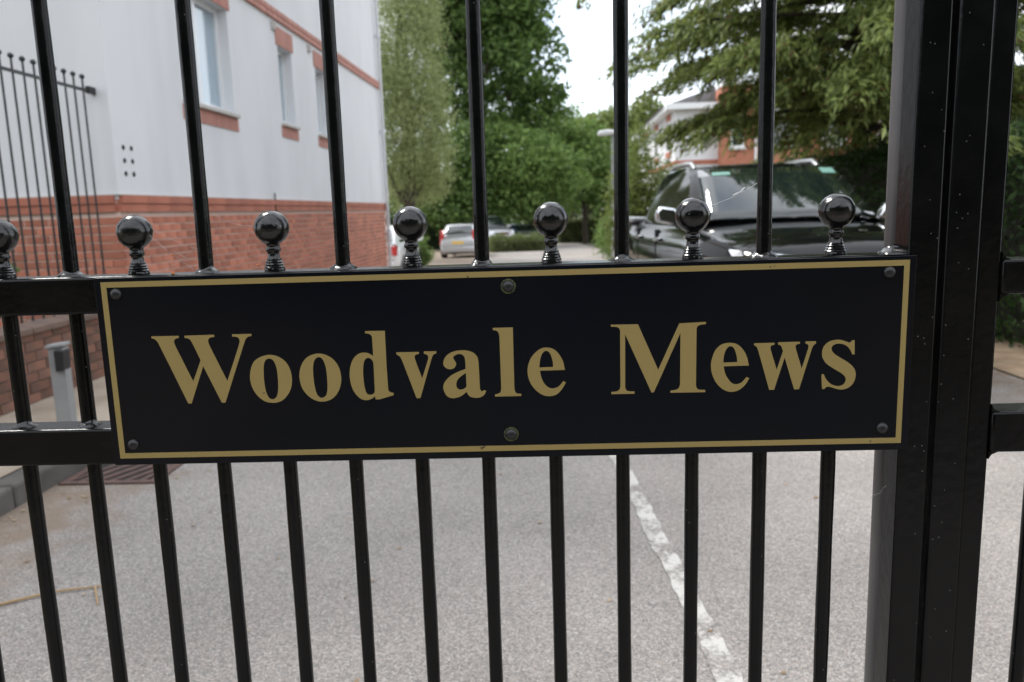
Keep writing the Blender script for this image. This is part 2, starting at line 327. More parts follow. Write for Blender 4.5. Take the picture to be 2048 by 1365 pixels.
def weld_mesh(seed):
    rnd = random.Random(seed); mb = MB(); n_ = 18; v = []; f = []
    prof = [(.0150,0),(.0140,.0018),(.0116,.0034),(.0096,.0050),(.0088,.0065)]
    ph = [rnd.uniform(0,6.28) for _ in range(4)]
    for (r_, z) in prof:
        for k in range(n_):
            a = 2*math.pi*k/n_; q = 1+.16*math.sin(2*a+ph[0])+.12*math.sin(3*a+ph[1])+.08*math.sin(5*a+ph[2])
            rr = r_*(1+(q-1)*(r_-.0085)/.008); v.append((rr*math.cos(a), rr*math.sin(a), z*(1+.3*math.sin(2*a+ph[3]))))
    for i in range(len(prof)-1):
        for k in range(n_): f.append((i*n_+k, i*n_+(k+1) % n_, (i+1)*n_+(k+1) % n_, (i+1)*n_+k))
    me = bpy.data.meshes.new('weld'); me.from_pydata(v, [], f); me.materials.append(M['gloss'])
    me.polygons.foreach_set('use_smooth', [True]*len(me.polygons)); return me
bars_full = [bar_mesh(.06, 1.95) for _ in range(3)]; bars_low = [bar_mesh(.06, RT[1]) for _ in range(3)]; welds = [weld_mesh(i) for i in range(5)]
# finial: flared ribbed foot, neck, collar, ball
prof = [(.0125,0),(.0130,.0015),(.0118,.0035),(.0126,.0048),(.0108,.0066),(.0116,.0079),(.0098,.0097),(.0106,.0110),(.0088,.0128),(.0094,.0141),(.0078,.0160),(.0072,.0205),(.0070,.0222),(.0086,.0240),(.0092,.0262),(.0084,.0284),(.0078,.0300)]
BC = .0525; BR = .0212
a0 = math.asin(.0085/BR)
for i in range(15):
    a = a0+(math.pi-a0-.03)*i/14; prof.append((BR*math.sin(a), BC-BR*math.cos(a)))
def finial_mesh(seed):
    rnd = random.Random(seed); mb = MB(); mb.lathe(prof, 28)
    v = [(x*(1+rnd.uniform(-.012,.012)), y*(1+rnd.uniform(-.012,.012)), z+rnd.uniform(-.0002,.0002)) for x, y, z in mb.v]
    me = bpy.data.meshes.new('finial'); me.from_pydata(v, [], mb.f); me.materials.append(M['gloss'])
    me.polygons.foreach_set('use_smooth', [True]*len(me.polygons)); me.set_sharp_from_angle(angle=R(60)); return me
fins = [finial_mesh(i) for i in range(3)]
def fill_gate(par, xs, top, flip=0, low=None):
    for i, (k, x) in enumerate(xs):
        full = (k+flip) % 2 == 0
        b_ = inst('bar', (bars_full if full else bars_low)[i % 3], par, (x,0,0), (0,0,random.uniform(0,6)), (1,1,1 if full else top/RT[1]))
        if full: inst('weld', welds[i % 5], b_, (0,0,top), (0,0,random.uniform(0,6)))
        else: inst('finial', fins[i % 3], par, (x,0,top), (0,0,random.uniform(0,6)))
        b2 = inst('weld', welds[(i+2) % 5], b_, (0,0,(RB[1] if low is None else low)/(1 if full else top/RT[1])), (0,0,random.uniform(0,6)))
fill_gate(gate, [(k, gx(k)) for k in range(-20, 14)], RT[1])
# extra paint blob at the rail end
w_ = inst('weld', welds[1], gate, (.43,-.004,RT[1]), (0,0,1), (1.5,1.5,1.2))
gate2 = empty('driveway_gate', (0,0,0)); tag(gate2, 'black iron gate leaf at the right edge, with a wide flanged stile and no sign', 'gate', 'pair of black driveway gates')
mb = MB(); mb.box(.4806,.5205,-.025,.0155,.05,1.96); mb.build('stile', M['black'], gate2, smooth=40, bevel=.003)
mb = MB(); mb.box(.5205,.549,-.0195,.012,.05,1.96); mb.build('stile_flange', M['black'], gate2, smooth=40, bevel=.003)
R2T = (GZ-.0385, GZ+.0025); R2B = (GZ-.2340, GZ-.1830)
for z0, z1 in (R2T, R2B, (.10,.146), (1.86,1.906)): rail(.549, 3.35, z0, z1, gate2)
mb = MB(); mb.box(3.35,3.395,-.025,.02,.05,1.96); mb.build('stile', M['black'], gate2, smooth=40, bevel=.003)
fill_gate(gate2, [(j, .6165+SP*j) for j in range(0, 32)], R2T[1], 0, R2B[1])
for z in R2T+R2B:      # weld fillets in the corners against the stile
    sgn = 1 if z in (R2T[1], R2B[1]) else -1
    mb = MB(); mb.prism([(.549,z),(.549,z+sgn*.009),(.5525,z+sgn*.003),(.5595,z)], 'y', -.0205, .011); mb.build('weld', M['black'], gate2)
for i, x in enumerate((XA0-.13, 3.48)):
    gp = empty('gate_post', (x,0,0)); mb = MB(); mb.box(-.06,.06,-.06,.06,0,2.05); mb.build('post', M['black'], gp, bevel=.004)
    mb = MB(); mb.lathe([(.075,0),(.075,.012),(.05,.02),(.03,.03),(.05,.05),(.055,.075),(.04,.105),(.01,.125)], 20, (0,0,2.05)); mb.build('cap', M['black'], gp, smooth=40)
    tag(gp, ['square black hinge post at the left end of the gates','square black hinge post at the right end of the gates'][i], 'gate post', 'gate posts')

# ------------------------------------------------------------------ the name sign
SY = -.0235
sign = empty('name_sign', (gx(8), SY, GZ-.1))
sl = sign.location
def sx_(x): return x+GX-sl.x
def sz_(z): return z+GZ-sl.z
mb = MB(); mb.box(sx_(.2148), sx_(1.2030), -.0045, -.0005, sz_(-.2262), sz_(.0110)); mb.build('plate', M['plate'], sign, bevel=.0007)
bx0, bx1, bz0, bz1, bw = sx_(.2231), sx_(1.1950), sz_(-.2174), sz_(.0060), .0068
mb = MB(); yf, yb = -.00485, -.0045
v = [];
for (a, b_) in ((bx0,bz0),(bx1,bz0),(bx1,bz1),(bx0,bz1)): v.append((a,yf,b_))
for (a, b_) in ((bx0+bw,bz0+bw),(bx1-bw*.95,bz0+bw),(bx1-bw*.95,bz1-bw),(bx0+bw,bz1-bw)): v.append((a,yf,b_))
v += [(p[0],yb,p[2]) for p in v]
f = []
for i in range(4):
    j = (i+1) % 4; f += [(i,j,4+j,4+i), (i,8+i,8+j,j), (4+i,4+j,12+j,12+i)]
mb.add(v, f); mb.build('border', M['gold'], sign)
tag(sign, 'long black name board with gold lettering reading Woodvale Mews, riveted to the gate', 'sign')
LET = [
 ('W', 290, 640, ["82,212 432,206 432,234 395,243s 374,264s 373,296s 392,345 618,790 712,518 600,290s 570,250s 540,237s 506,232 506,204 886,192 886,220 845,226s 815,243s 808,280s 830,340 1054,785 1200,330s 1210,270s 1198,235s 1170,220s 1116,215 1114,186 1362,181 1362,209 1325,216s 1290,245s 1272,290s 1030,1060 984,1062 745,592 597,1072 555,1072 165,290s 140,262s 115,245s 82,238"]),
 ('o', 290, 640, ["1610,450s 1700,470s 1790,530s 1850,620s 1880,740s 1870,870s 1820,970s 1745,1040s 1640,1063s 1530,1040s 1440,970s 1375,870s 1345,750s 1355,630s 1400,530s 1480,475s 1550,455s", "1595,497s 1640,520s 1672,580s 1692,660s 1703,780s 1704,900s 1690,975s 1660,1010s 1625,1018s 1590,1000s 1560,950s 1538,870s 1523,760s 1518,650s 1525,560s 1550,510s"]),
 ('o', 580, 640, ["375,433s 470,455s 560,515s 625,610s 656,740s 645,850s 600,950s 525,1020s 410,1048s 300,1020s 210,950s 150,860s 122,740s 128,640s 160,550s 220,480s 300,443s", "370,478s 410,498s 440,550s 462,630s 475,740s 480,860s 470,950s 440,990s 405,1000s 370,985s 340,940s 318,860s 303,760s 295,650s 300,560s 325,500s"]),
 ('d', 580, 640, ["960,145 1214,141 1222,300 1236,600 1256,870 1262,905s 1280,925s 1325,936 1325,966 1150,1018 1095,1020 1092,978 1050,1010s 970,1030s 890,1000s 820,920s 780,820s 763,700s 775,590s 810,500s 870,440s 945,420s 1010,432s 1066,465 1052,250 1045,210s 1020,185s 960,172", "1000,488s 1040,505s 1064,545s 1072,620 1085,900 1083,930s 1060,952s 1020,960s 985,945s 960,880s 943,780s 936,680s 940,580s 960,510s"]),
 ('v', 580, 640, ["1362,417 1650,411 1650,438 1615,445s 1595,470s 1605,520s 1692,750 1760,530s 1770,480s 1755,450s 1713,434 1713,405 1872,403 1872,432 1838,445s 1815,490s 1670,1002 1620,1004 1430,510s 1405,470s 1362,443"]),
 ('a', 860, 630, ["400,455s 490,462s 560,490s 605,540s 622,610 638,920 645,960s 668,980s 690,962 720,975 690,1030s 630,1060s 570,1062s 510,1045s 466,988 400,1040s 310,1068s 230,1050s 185,990s 170,920s 190,860s 260,785s 350,735s 456,693 448,570s 430,525s 375,502s 320,520s 297,550s 318,590s 335,625s 320,670s 280,695s 225,692s 185,665s 170,620s 190,550s 240,500s 310,468s", "460,745 467,920 430,950s 385,958s 350,940s 337,890s 355,830s 400,785s"]),
 ('l', 860, 630, ["803,168 1060,162 1080,930 1088,975s 1110,1005s 1168,1012 1168,1040 833,1048 833,1020 880,1008s 905,985s 912,940 888,270 875,230s 850,205s 803,196"]),
 ('e', 860, 630, ["1490,420s 1570,435s 1640,490s 1700,590s 1728,706 1408,716 1425,800s 1470,890s 1530,935s 1590,940s 1650,915s 1705,850 1740,866 1690,950s 1620,1020s 1520,1042s 1430,1020s 1340,950s 1275,850s 1248,730s 1258,640s 1300,540s 1370,465s 1430,430s", "1400,675 1408,590s 1430,510s 1460,472s 1490,462s 1525,480s 1555,540s 1572,610s 1576,668"]),
 ('M', 1200, 620, ["138,192 486,185 745,768 1014,175 1357,155 1357,184 1290,192s 1250,210s 1236,245 1228,960 1240,1005s 1270,1022s 1347,1026 1347,1055 902,1062 902,1036 970,1025s 1005,1005s 1025,960 1030,295 690,1055 660,1062 322,315 322,990 335,1025s 365,1042s 443,1046 443,1075 145,1081 145,1052 210,1045s 245,1025s 262,985 258,270 245,240s 215,222s 138,217"]),
 ('e', 1410, 630, ["325,360s 400,372s 470,425s 530,520s 562,650 240,660 255,740s 295,820s 350,878s 410,888s 470,865s 532,797 567,812 515,895s 430,965s 330,987s 240,960s 150,880s 95,770s 76,660s 90,560s 130,460s 190,395s 255,367s", "235,612 240,540s 262,460s 295,415s 330,403s 368,425s 398,500s 411,570s 411,606"]),
 ('w', 1410, 630, ["628,365 890,358 890,384 855,392s 838,415s 845,460s 918,705 998,468 980,410s 965,390s 935,382 935,352 1215,345 1215,372 1180,378s 1160,400s 1165,440s 1238,690 1318,440s 1325,400s 1315,380s 1287,368 1287,341 1421,338 1421,367 1390,390s 1370,430s 1204,952 1140,956 1020,545 884,960 822,962 675,440s 655,405s 628,390"]),
 ('s', 1410, 630, ["1915,325 1915,507 1885,508 1860,450s 1815,400s 1760,375s 1700,370s 1650,385s 1622,420s 1628,465s 1670,510s 1800,590s 1880,650s 1920,710s 1928,780s 1900,870s 1830,935s 1740,957s 1660,942s 1580,920s 1545,930s 1528,950 1498,950 1490,762 1522,762 1545,815s 1590,870s 1650,903s 1710,912s 1765,895s 1798,850s 1795,800s 1755,755s 1640,685s 1555,625s 1510,560s 1498,490s 1520,410s 1580,350s 1660,323s 1740,322s 1800,340s 1850,355s 1870,345s 1885,325"]),
]
def outline(s):
    pts = []
    for tk in s.split():
        sm = tk.endswith('s'); a, b_ = tk.rstrip('s').split(','); pts.append((np.array([float(a), float(b_)]), sm))
    res = []; n_ = len(pts)
    for i in range(n_):
        p0, s0 = pts[i]; p1, s1 = pts[(i+1) % n_]; ch = p1-p0
        if not (s0 or s1): res.append(p0); continue
        def tang(j, dflt):
            a = pts[(j-1) % n_][0]; c_ = pts[(j+1) % n_][0]; p = pts[j % n_][0]
            if not pts[j % n_][1]: return dflt
            tv = c_-a; tv = tv/np.linalg.norm(tv); return tv*np.linalg.norm(dflt)
        t0 = tang(i, ch); t1 = tang(i+1, ch)
        for q in range(5):
            u_ = q/5; h00 = 2*u_**3-3*u_**2+1; h10 = u_**3-2*u_**2+u_; h01 = -2*u_**3+3*u_**2; h11 = u_**3-u_**2
            res.append(h00*p0+h10*t0+h01*p1+h11*t1)
    return res
for ch, ox, oy, loops in LET:
    L3 = []
    for lp in loops:
        q = []
        for p in outline(lp):
            P_ = at_y(ox+p[0]*.15625, oy+p[1]*.15625, SY-.0048); q.append(Vector((P_[0]-sl.x, 0, P_[2]-sl.z)))
        L3.append(q)
    tris = tessellate_polygon(L3); flat = [p for q in L3 for p in q]; n_ = len(flat)
    v = [(p.x,-.0049,p.z) for p in flat]+[(p.x,-.0044,p.z) for p in flat]
    f = [tuple(tr) for tr in tris]; o0 = 0
    for q in L3:
        k_ = len(q); f += [(o0+i, o0+(i+1) % k_, n_+o0+(i+1) % k_, n_+o0+i) for i in range(k_)]; o0 += k_
    me = bpy.data.meshes.new('letter'); me.from_pydata(v, [], f); me.update()
    lo = link('letter', me, M['gold'], sign); lo['label'] = 'gold letter '+ch
for i, (x, z) in enumerate([(.2412,-.0089),(.7209,-.0123),(1.1717,-.0081),(.2420,-.1994),(.7189,-.1960),(1.1715,-.1982)]):
    mb = MB(); pr_ = [(.0072*math.cos(a), .0052*math.sin(a)) for a in np.linspace(0, 1.45, 7)]
    mb.lathe([(.0072,-.001)]+pr_, 20); rv = mb.build('rivet', M['rivet'], sign, smooth=50); rv.location = (sx_(x),-.0046,sz_(z)); rv.rotation_euler = (R(90),0,0)
    if i in (1, 4):
        mb = MB(); mb.lathe([(.0092,-.0004),(.0092,.0006),(.0072,.0008)], 20); q = mb.build('lichen_ring', M['lichen'], rv)

# ------------------------------------------------------------------ left apartment building
UD = math.atan2(.026, 1)
bld = empty('apartment_building', (-3.68, 6.02, 0), -UD)
tag(bld, 'white rendered apartment block on the left with red brick base and narrow windows', 'building')
BL = 11.0
# wall with window openings on the side facing the drive (local x = 0 plane), built as strips
WINS = [(1.48, 2.78, 2.66, 3.84), (4.50, 5.08, 2.74, 3.78), (6.24, 6.82, 2.74, 3.78)]
mb = MB()
ycuts = sorted({0.0, BL, *[a for w_ in WINS for a in w_[:2]]})
for a, b_ in zip(ycuts[:-1], ycuts[1:]):
    ww = [w_ for w_ in WINS if w_[0] <= a+1e-6 and w_[1] >= b_-1e-6]
    if ww:
        mb.box(-.3, 0, a, b_, 1.60, ww[0][2]); mb.box(-.3, 0, a, b_, ww[0][3], 7.6)
    else: mb.box(-.3, 0, a, b_, 1.60, 7.6)
mb.box(-9, -.3, 0, .3, 1.60, 7.6); mb.box(-9, -.3, BL-.3, BL, 1.60, 7.6); mb.box(-9, -8.7, .3, BL-.3, 1.6, 7.6)
mb.build('wall', M['render'], bld)
mb = MB(); mb.box(-8.99,-.005,.005,BL-.005,-.05,1.60); mb.build('plinth', M['mortar'], bld)
# gable roof of grey tiles
mb = MB(); mb.add([(.45,-.4,7.55),(.45,BL+.4,7.55),(-4.5,BL+.4,10.4),(-4.5,-.4,10.4),(-9.45,-.4,7.55),(-9.45,BL+.4,7.55),(.45,-.4,7.4),(.45,BL+.4,7.4),(-9.45,-.4,7.4),(-9.45,BL+.4,7.4)],
   [(0,1,2,3),(3,2,5,4),(0,6,7,1),(4,5,9,8),(0,3,4,8,6),(1,7,9,5,2),(6,8,9,7)]); mb.build('roof', M['rooftile'], bld)
# bricks
def brick_mesh(name, dx, dy, dz, m, bev=.004):
    mb = MB(); a, b_, c_ = dx/2, dy/2, dz/2
    mb.add([(-a,-b_,-c_),(a,-b_,-c_),(a,b_,-c_),(-a,b_,-c_),(-a,-b_,c_),(a,-b_,c_),(a,b_,c_),(-a,b_,c_)], [(0,3,2,1),(4,5,6,7),(0,1,5,4),(1,2,6,5),(2,3,7,6),(3,0,4,7)])
    me = bpy.data.meshes.new(name); me.from_pydata(mb.v, [], mb.f); me.materials.append(m); return me
bs = brick_mesh('brick', .05, .211, .0615, M['brick']); bf = brick_mesh('brick', .211, .05, .0615, M['brick'])
bh = brick_mesh('brick', .05, .1025, .065, M['brick']); bg_ = brick_mesh('brick', .1025, .05, .065, M['brick'])
items = []
for c_ in range(19):
    z = .1+.0375+.075*c_
    if z > 1.47: break
    off = .1125*(c_ % 2)
    for i in range(49):
        y = .11+off+.225*i
        if y < BL-.11: items.append(('s', (-.022, y, z)))
    if off: items.append(('h', (-.022, .0525, z)))
    else: items.append(('g', (-.0535-.006, .022, z)))
    for i in range(14):
        x = -.11-(.1125-off)-.225*i
        items.append(('f', (x, .022, z)))
def bdist(it):
    p = it[1]; d = math.hypot(p[0]*1-3.68, p[1]+7.0); return d + (40 if p[2] < .93 else 0) + (6 if it[0] == 'f' and p[0] < -1.3 else 0)
items.sort(key=bdist)
rest = MB()
for i, (k_, p) in enumerate(items):
    jit = random.uniform(-.003,.003)
    if i < 300:
        inst('brick', {'s': bs, 'f': bf, 'h': bh, 'g': bg_}[k_], bld, (p[0]+(jit if k_ in 'sh' else 0), p[1]+(jit if k_ in 'fg' else 0), p[2]), (random.uniform(-.006,.006),0,0))
    else:
        a, b_ = {'s': (.025,.1055), 'f': (.1055,.025), 'h': (.025,.051), 'g': (.051,.025)}[k_]; rest.box(p[0]-a,p[0]+a,p[1]-b_,p[1]+b_,p[2]-.0308,p[2]+.0308)
o = rest.build('brickwork', M['brick'], bld, fix=False); o['kind'] = 'stuff'; o['label'] = 'remaining red bricks of the base'
# smooth two-course band on top of the base
bb = brick_mesh('band_brick', .06, .435, .070, M['brickband']); bbf = brick_mesh('band_brick', .435, .06, .070, M['brickband'])
for c_ in range(2):
    z = 1.528+.0755*c_
    for i in range(25): inst('band_brick', bb, bld, (-.005+.012*c_, .22+.44*i-(.0 if c_ else .0), z))
    for i in range(7): inst('band_brick', bbf, bld, (-.255-.44*i, .012-.012*c_, z))
mb = MB(); mb.box(-.05,.022,-.018,BL,1.636,1.648); mb.box(-3.2,-.05,-.018,.03,1.636,1.648); mb.build('render_stop_bead', M['sill'], bld)
# upper string course
ub = brick_mesh('course_brick', .05, .215, .065, M['brickpink'])
for c_ in range(2):
    for i in range(48): inst('course_brick', ub, bld, (.004-.01*c_+.006, .115+.225*i+(.0), 4.135+.085*c_))
mb = MB(); mb.box(-.01,.012,.0,BL,4.10,4.26); mb.build('course_bed', M['brickpink'], bld)
sol = brick_mesh('soldier_brick', .04, .066, .245, M['brickpink']); sols = brick_mesh('soldier_brick', .04, .066, .15, M['brickpink'])
for wi, (y0, y1, z0, z1) in enumerate(WINS):
    wn = empty('window', (0, y0, z0)); wn.parent = bld
    W_ = y1-y0; H_ = z1-z0; dd = -.115
    def fr(a0, a1, b0, b1, nm='frame', t_=.055, dx=0):
        m_ = MB(); m_.box(dd-t_+dx, dd+dx, a0, a1, b0, b1); return m_.build(nm, M['upvc'], wn, bevel=.004)
    fr(0,.055,0,H_); fr(W_-.055,W_,0,H_); fr(.055,W_-.055,0,.055); fr(.055,W_-.055,H_-.055,H_)
    if W_ > 1: fr(W_/2-.04,W_/2+.04,.055,H_-.055,'mullion',.055,.006)
    spans = [(.05,W_/2-.03),(W_/2+.03,W_-.05)] if W_ > 1 else [(.05,W_-.05)]
    for a, b_ in spans:
        m_ = MB(); m_.box(dd-.035,dd-.025,a,b_,.05,H_-.05); m_.build('pane', M['clear'], wn)
    m_ = MB(); m_.box(-.175,-.165,.02,W_-.02,.02,H_-.02); m_.build('net_curtain', M['net'], wn)
    m_ = MB(); m_.prism([(-.28,-.002),(.055,-.022),(.055,-.062),(-.28,-.062)], 'y', -.05, W_+.05); m_.build('sill', M['sill'], wn, bevel=.004)
    nb2 = int(round((W_+.14)/.0755))
    for i in range(nb2):
        yy = -.07+(W_+.14)*(i+.5)/nb2
        inst('soldier_brick', sol, wn, (-.006, yy, H_+.125)); inst('soldier_brick', sols, wn, (-.008, yy, -.062-.078))
    m_ = MB(); m_.box(-.03,.004,-.07,W_+.07,H_+.002,H_+.248); m_.box(-.03,.003,-.07,W_+.07,-.215,-.063); m_.build('lintel_bed', M['brickpink'], wn)
for i in range(3):
    for j in range(2):
        m_ = MB(); m_.lathe([(.022,0),(.022,.006),(.014,.007)], 12); o = m_.build('vent_cap', M['hole'], bld); o.location = (0,.16+.135*j,1.83+.115*i); o.rotation_euler = (0,R(90),0)
pp = MB(); pp.tube([(.075,BL-.16,.2),(.075,BL-.16,7.4)], .036, 12); dp = pp.build('downpipe', M['pipe'], bld, smooth=40)
for z in (1.0, 3.2, 5.2):
    m_ = MB(); m_.tube([(.075,BL-.16,z-.05),(.075,BL-.16,z+.05)], .047, 12); m_.box(0,.075,BL-.2,BL-.12,z-.02,z+.02); m_.build('pipe_collar', M['pipe'], dp, smooth=40)
m_ = MB(); m_.tube([(.03,3.86,1.2),(.03,3.86,1.73)], .010, 6); m_.build('cable_conduit', M['blackplastic'], bld)
for y, z in ((4.35,4.0),(5.95,4.0)):
    m_ = MB(); m_.box(0,.03,y-.06,y+.06,z-.05,z+.05)
    for q in range(3): m_.box(.03,.036,y-.05,y+.05,z-.035+.03*q,z-.02+.03*q)
    m_.build('air_vent', M['sill'], bld)

# low wall + railing in line with the side face, running towards the gate
wl = empty('low_brick_wall', (-3.70, 5.98, 0), -UD+.03)
tag(wl, 'low weathered brick wall with coping, in line with the apartment block', 'wall')
WL = 5.4
mb = MB(); mb.box(-.225,-.011,-WL,0,.0,.62); mb.build('wall_core', M['mortarold'], wl)
bw_ = brick_mesh('brick', .05, .215, .065, M['brickold'])
for c_ in range(7):
    for i in range(24): inst('brick', bw_, wl, (-.022+random.uniform(-.004,.004), -.115-.225*i-(.1125 if c_ % 2 else 0)+(.0), .155+.075*c_))
for i in range(12):
    m_ = MB(); m_.prism([(-.27,0),(.03,0),(.03,.045),(-.12,.075),(-.27,.045)], 'y', -.44*(i+1)-.0, -.44*i-.008); o = m_.build('coping_stone', M['coping'], wl, bevel=.006); o.location = (0,-.06,.62)
rl = empty('iron_railing', (-3.80, 5.98, .675), -UD+.03)
tag(rl, 'tall black railing with small ball tops standing on the low brick wall', 'railing')
bm_ = MB(); bm_.tube([(0,0,0),(0,0,1.93)], .0085, 8); bm_.lathe([(.006,0),(.018,.010),(.022,.022),(.018,.034),(.006,.043)], 10, (0,0,1.925))
me = bpy.data.meshes.new('railing_bar'); me.from_pydata(bm_.v, [], bm_.f); me.materials.append(M['blackrail'])
for i in range(40): inst('railing_bar', me, rl, (0,-.12-.132*i,0))
for z in (.10, 1.84):
    m_ = MB(); m_.box(-.006,.006,-5.36,.02,z-.013,z+.013); m_.build('railing_rail', M['blackrail'], rl)
m_ = MB(); m_.box(-.02,.02,-.06,.10,1.82,1.88); m_.build('wall_bracket', M['blackrail'], rl, bevel=.006)

# ------------------------------------------------------------------ drain grate, post, twig, webs
dg = empty('drain_grate', (-2.36, 3.28, 0)); tag(dg, 'rusty iron drain grate with slanted slots set beside the kerb', 'drain')
m_ = MB(); m_.box(-.25,.25,-.2,.2,.0015,.003); m_.build('pit', M['pit'], dg)
for a in ((-.27,-.225,-.22,.22),(.225,.27,-.22,.22),(-.225,.225,-.22,-.18),(-.225,.225,.18,.22)):
    m_ = MB(); m_.box(*a,.002,.012); m_.build('frame', M['grate'], dg)
for i in range(7):
    x = -.27+.085*i
    m_ = MB(); m_.prism([(max(-.225,x),-.18 if x > -.225 else -.18+(-.225-x)*1.2),(min(.225,x+.03),-.18),(min(.225,x+.20),.18 if x+.20<.225 else .18-(x+.2-.225)*1.5),(min(.225,max(-.2,x+.16)),.18)], 'z', .003, .011); m_.build('grate_bar', M['grate'], dg)
ip = at_z(137, 862, .12); po = empty('entry_post', (ip[0], ip[1], .118), R(8)); tag(po, 'short grey metal post with a black reader box, standing on the pavement', 'post')
m_ = MB(); m_.box(-.045,.045,-.04,.04,0,.535); m_.build('post', M['greypost'], po, bevel=.004)
m_ = MB(); m_.prism([(-.055,.535),(.055,.545),(.055,.565),(-.055,.552)], 'y', -.055, .05); m_.build('cap', M['greypost'], po, bevel=.003)
m_ = MB(); m_.prism([(.0,.39),(.05,.40),(.056,.52),(.0,.525)], 'y', -.072, .03); m_.build('reader_box', M['blackplastic'], po, bevel=.005)
tw = MB(); a = at_z(-60,1225,.006); b_ = at_z(110,1183,.012); c_ = at_z(205,1172,.008); d_ = at_z(196,1210,.006)
tw.tube([a,(a+b_)/2+[0,.006,0],b_,c_], [.005,.0055,.005,.003], 6); tw.tube([at_z(190,1174,.008), d_], [.004,.003], 6)
tag(tw.build('twig', M['straw']), 'dry straw coloured twig lying on the asphalt', 'twig')
wbe = empty('spider_web', at_y(350, 500, 0)); tag(wbe, 'thin torn spider silk strung between the gate bars', 'spider web'); wo = np.array(wbe.location)
def strand(p, q, sag, rad=.00028, yo=-.004):
    A = at_y(*p, yo)-wo; B = at_y(*q, yo)-wo; m_ = MB(); m_.tube([A*(1-t)+B*t-[0,0,sag*4*t*(1-t)]+[random.uniform(-.0006,.0006),random.uniform(-.002,.002),random.uniform(-.0006,.0006)] for t in np.linspace(0,1,9)], rad, 4, False); m_.build('silk_strand', M['web'], wbe)
strand((1420,412),(1514,366),.003,.00022); strand((1465,392),(1490,376),.001,.0007)
for p, q in (((300,455),(405,500)),((300,470),(400,545)),((330,540),(405,478)),((345,500),(398,520)),((425,428),(505,452)),((430,485),(440,530)),((525,540),(528,508)),((1880,470),(1848,500)),((1742,990),(1772,972))):
    strand(p, q, .004, .00011)
for i, (p, s_) in enumerate((((346,549),.0035),((345,512),.0028),((517,532),.003))):
    q = at_y(*p, -.02 if i == 0 else -.004); m_ = MB(); m_.add([(-s_,0,0),(0,-s_*.6,s_*.3),(s_,0,.0),(.2*s_,s_*.7,s_*.5),(0,0,s_*.9)], [(0,1,4),(1,2,4),(2,3,4),(3,0,4),(0,3,2,1)])
    o = m_.build('leaf_scrap', M['rust']); o.location = q; tag(o, ['orange leaf scrap resting on the rail edge above the sign','orange leaf scrap caught in silk left of the second bar','orange leaf scrap by the foot of a ball finial'][i], 'leaf scrap', 'orange leaf scraps on the gate')

# ------------------------------------------------------------------ vehicles (nose towards local -y)
def paint(name, c, metal=.3, rough=.28): return mat(name, c, rough, metal=metal, coat=1.0, spec=.5)
def wheel(par, x, y, r, w_):
    t_ = MB(); s_ = 1 if x > 0 else -1
    t_.lathe([(r*.62,-w_/2),(r*.93,-w_/2),(r,-w_*.36),(r,w_*.36),(r*.93,w_/2),(r*.62,w_/2)], 26)
    wh = empty('wheel', (x,y,r)); wh.parent = par; wh.rotation_euler = (0, s_*R(90), 0)
    t_.build('tyre', M['tyre'], wh, smooth=40)
    m_ = MB(); m_.lathe([(r*.64,-w_*.3),(r*.64,w_*.42),(r*.56,w_*.45),(r*.5,w_*.22),(.05,w_*.2)], 26)
    for k in range(5):
        a = 2*math.pi*k/5; ca, sa = math.cos(a), math.sin(a); q = []
        for rr, hw in ((.04,.05),(r*.58,.035)): q += [(rr*ca-hw*sa, rr*sa+hw*ca), (rr*ca+hw*sa, rr*sa-hw*ca)]
        m_.prism([q[0],q[1],q[3],q[2]], 'z', w_*.2, w_*.42)
    m_.build('rim', M['rim'], wh, smooth=35)
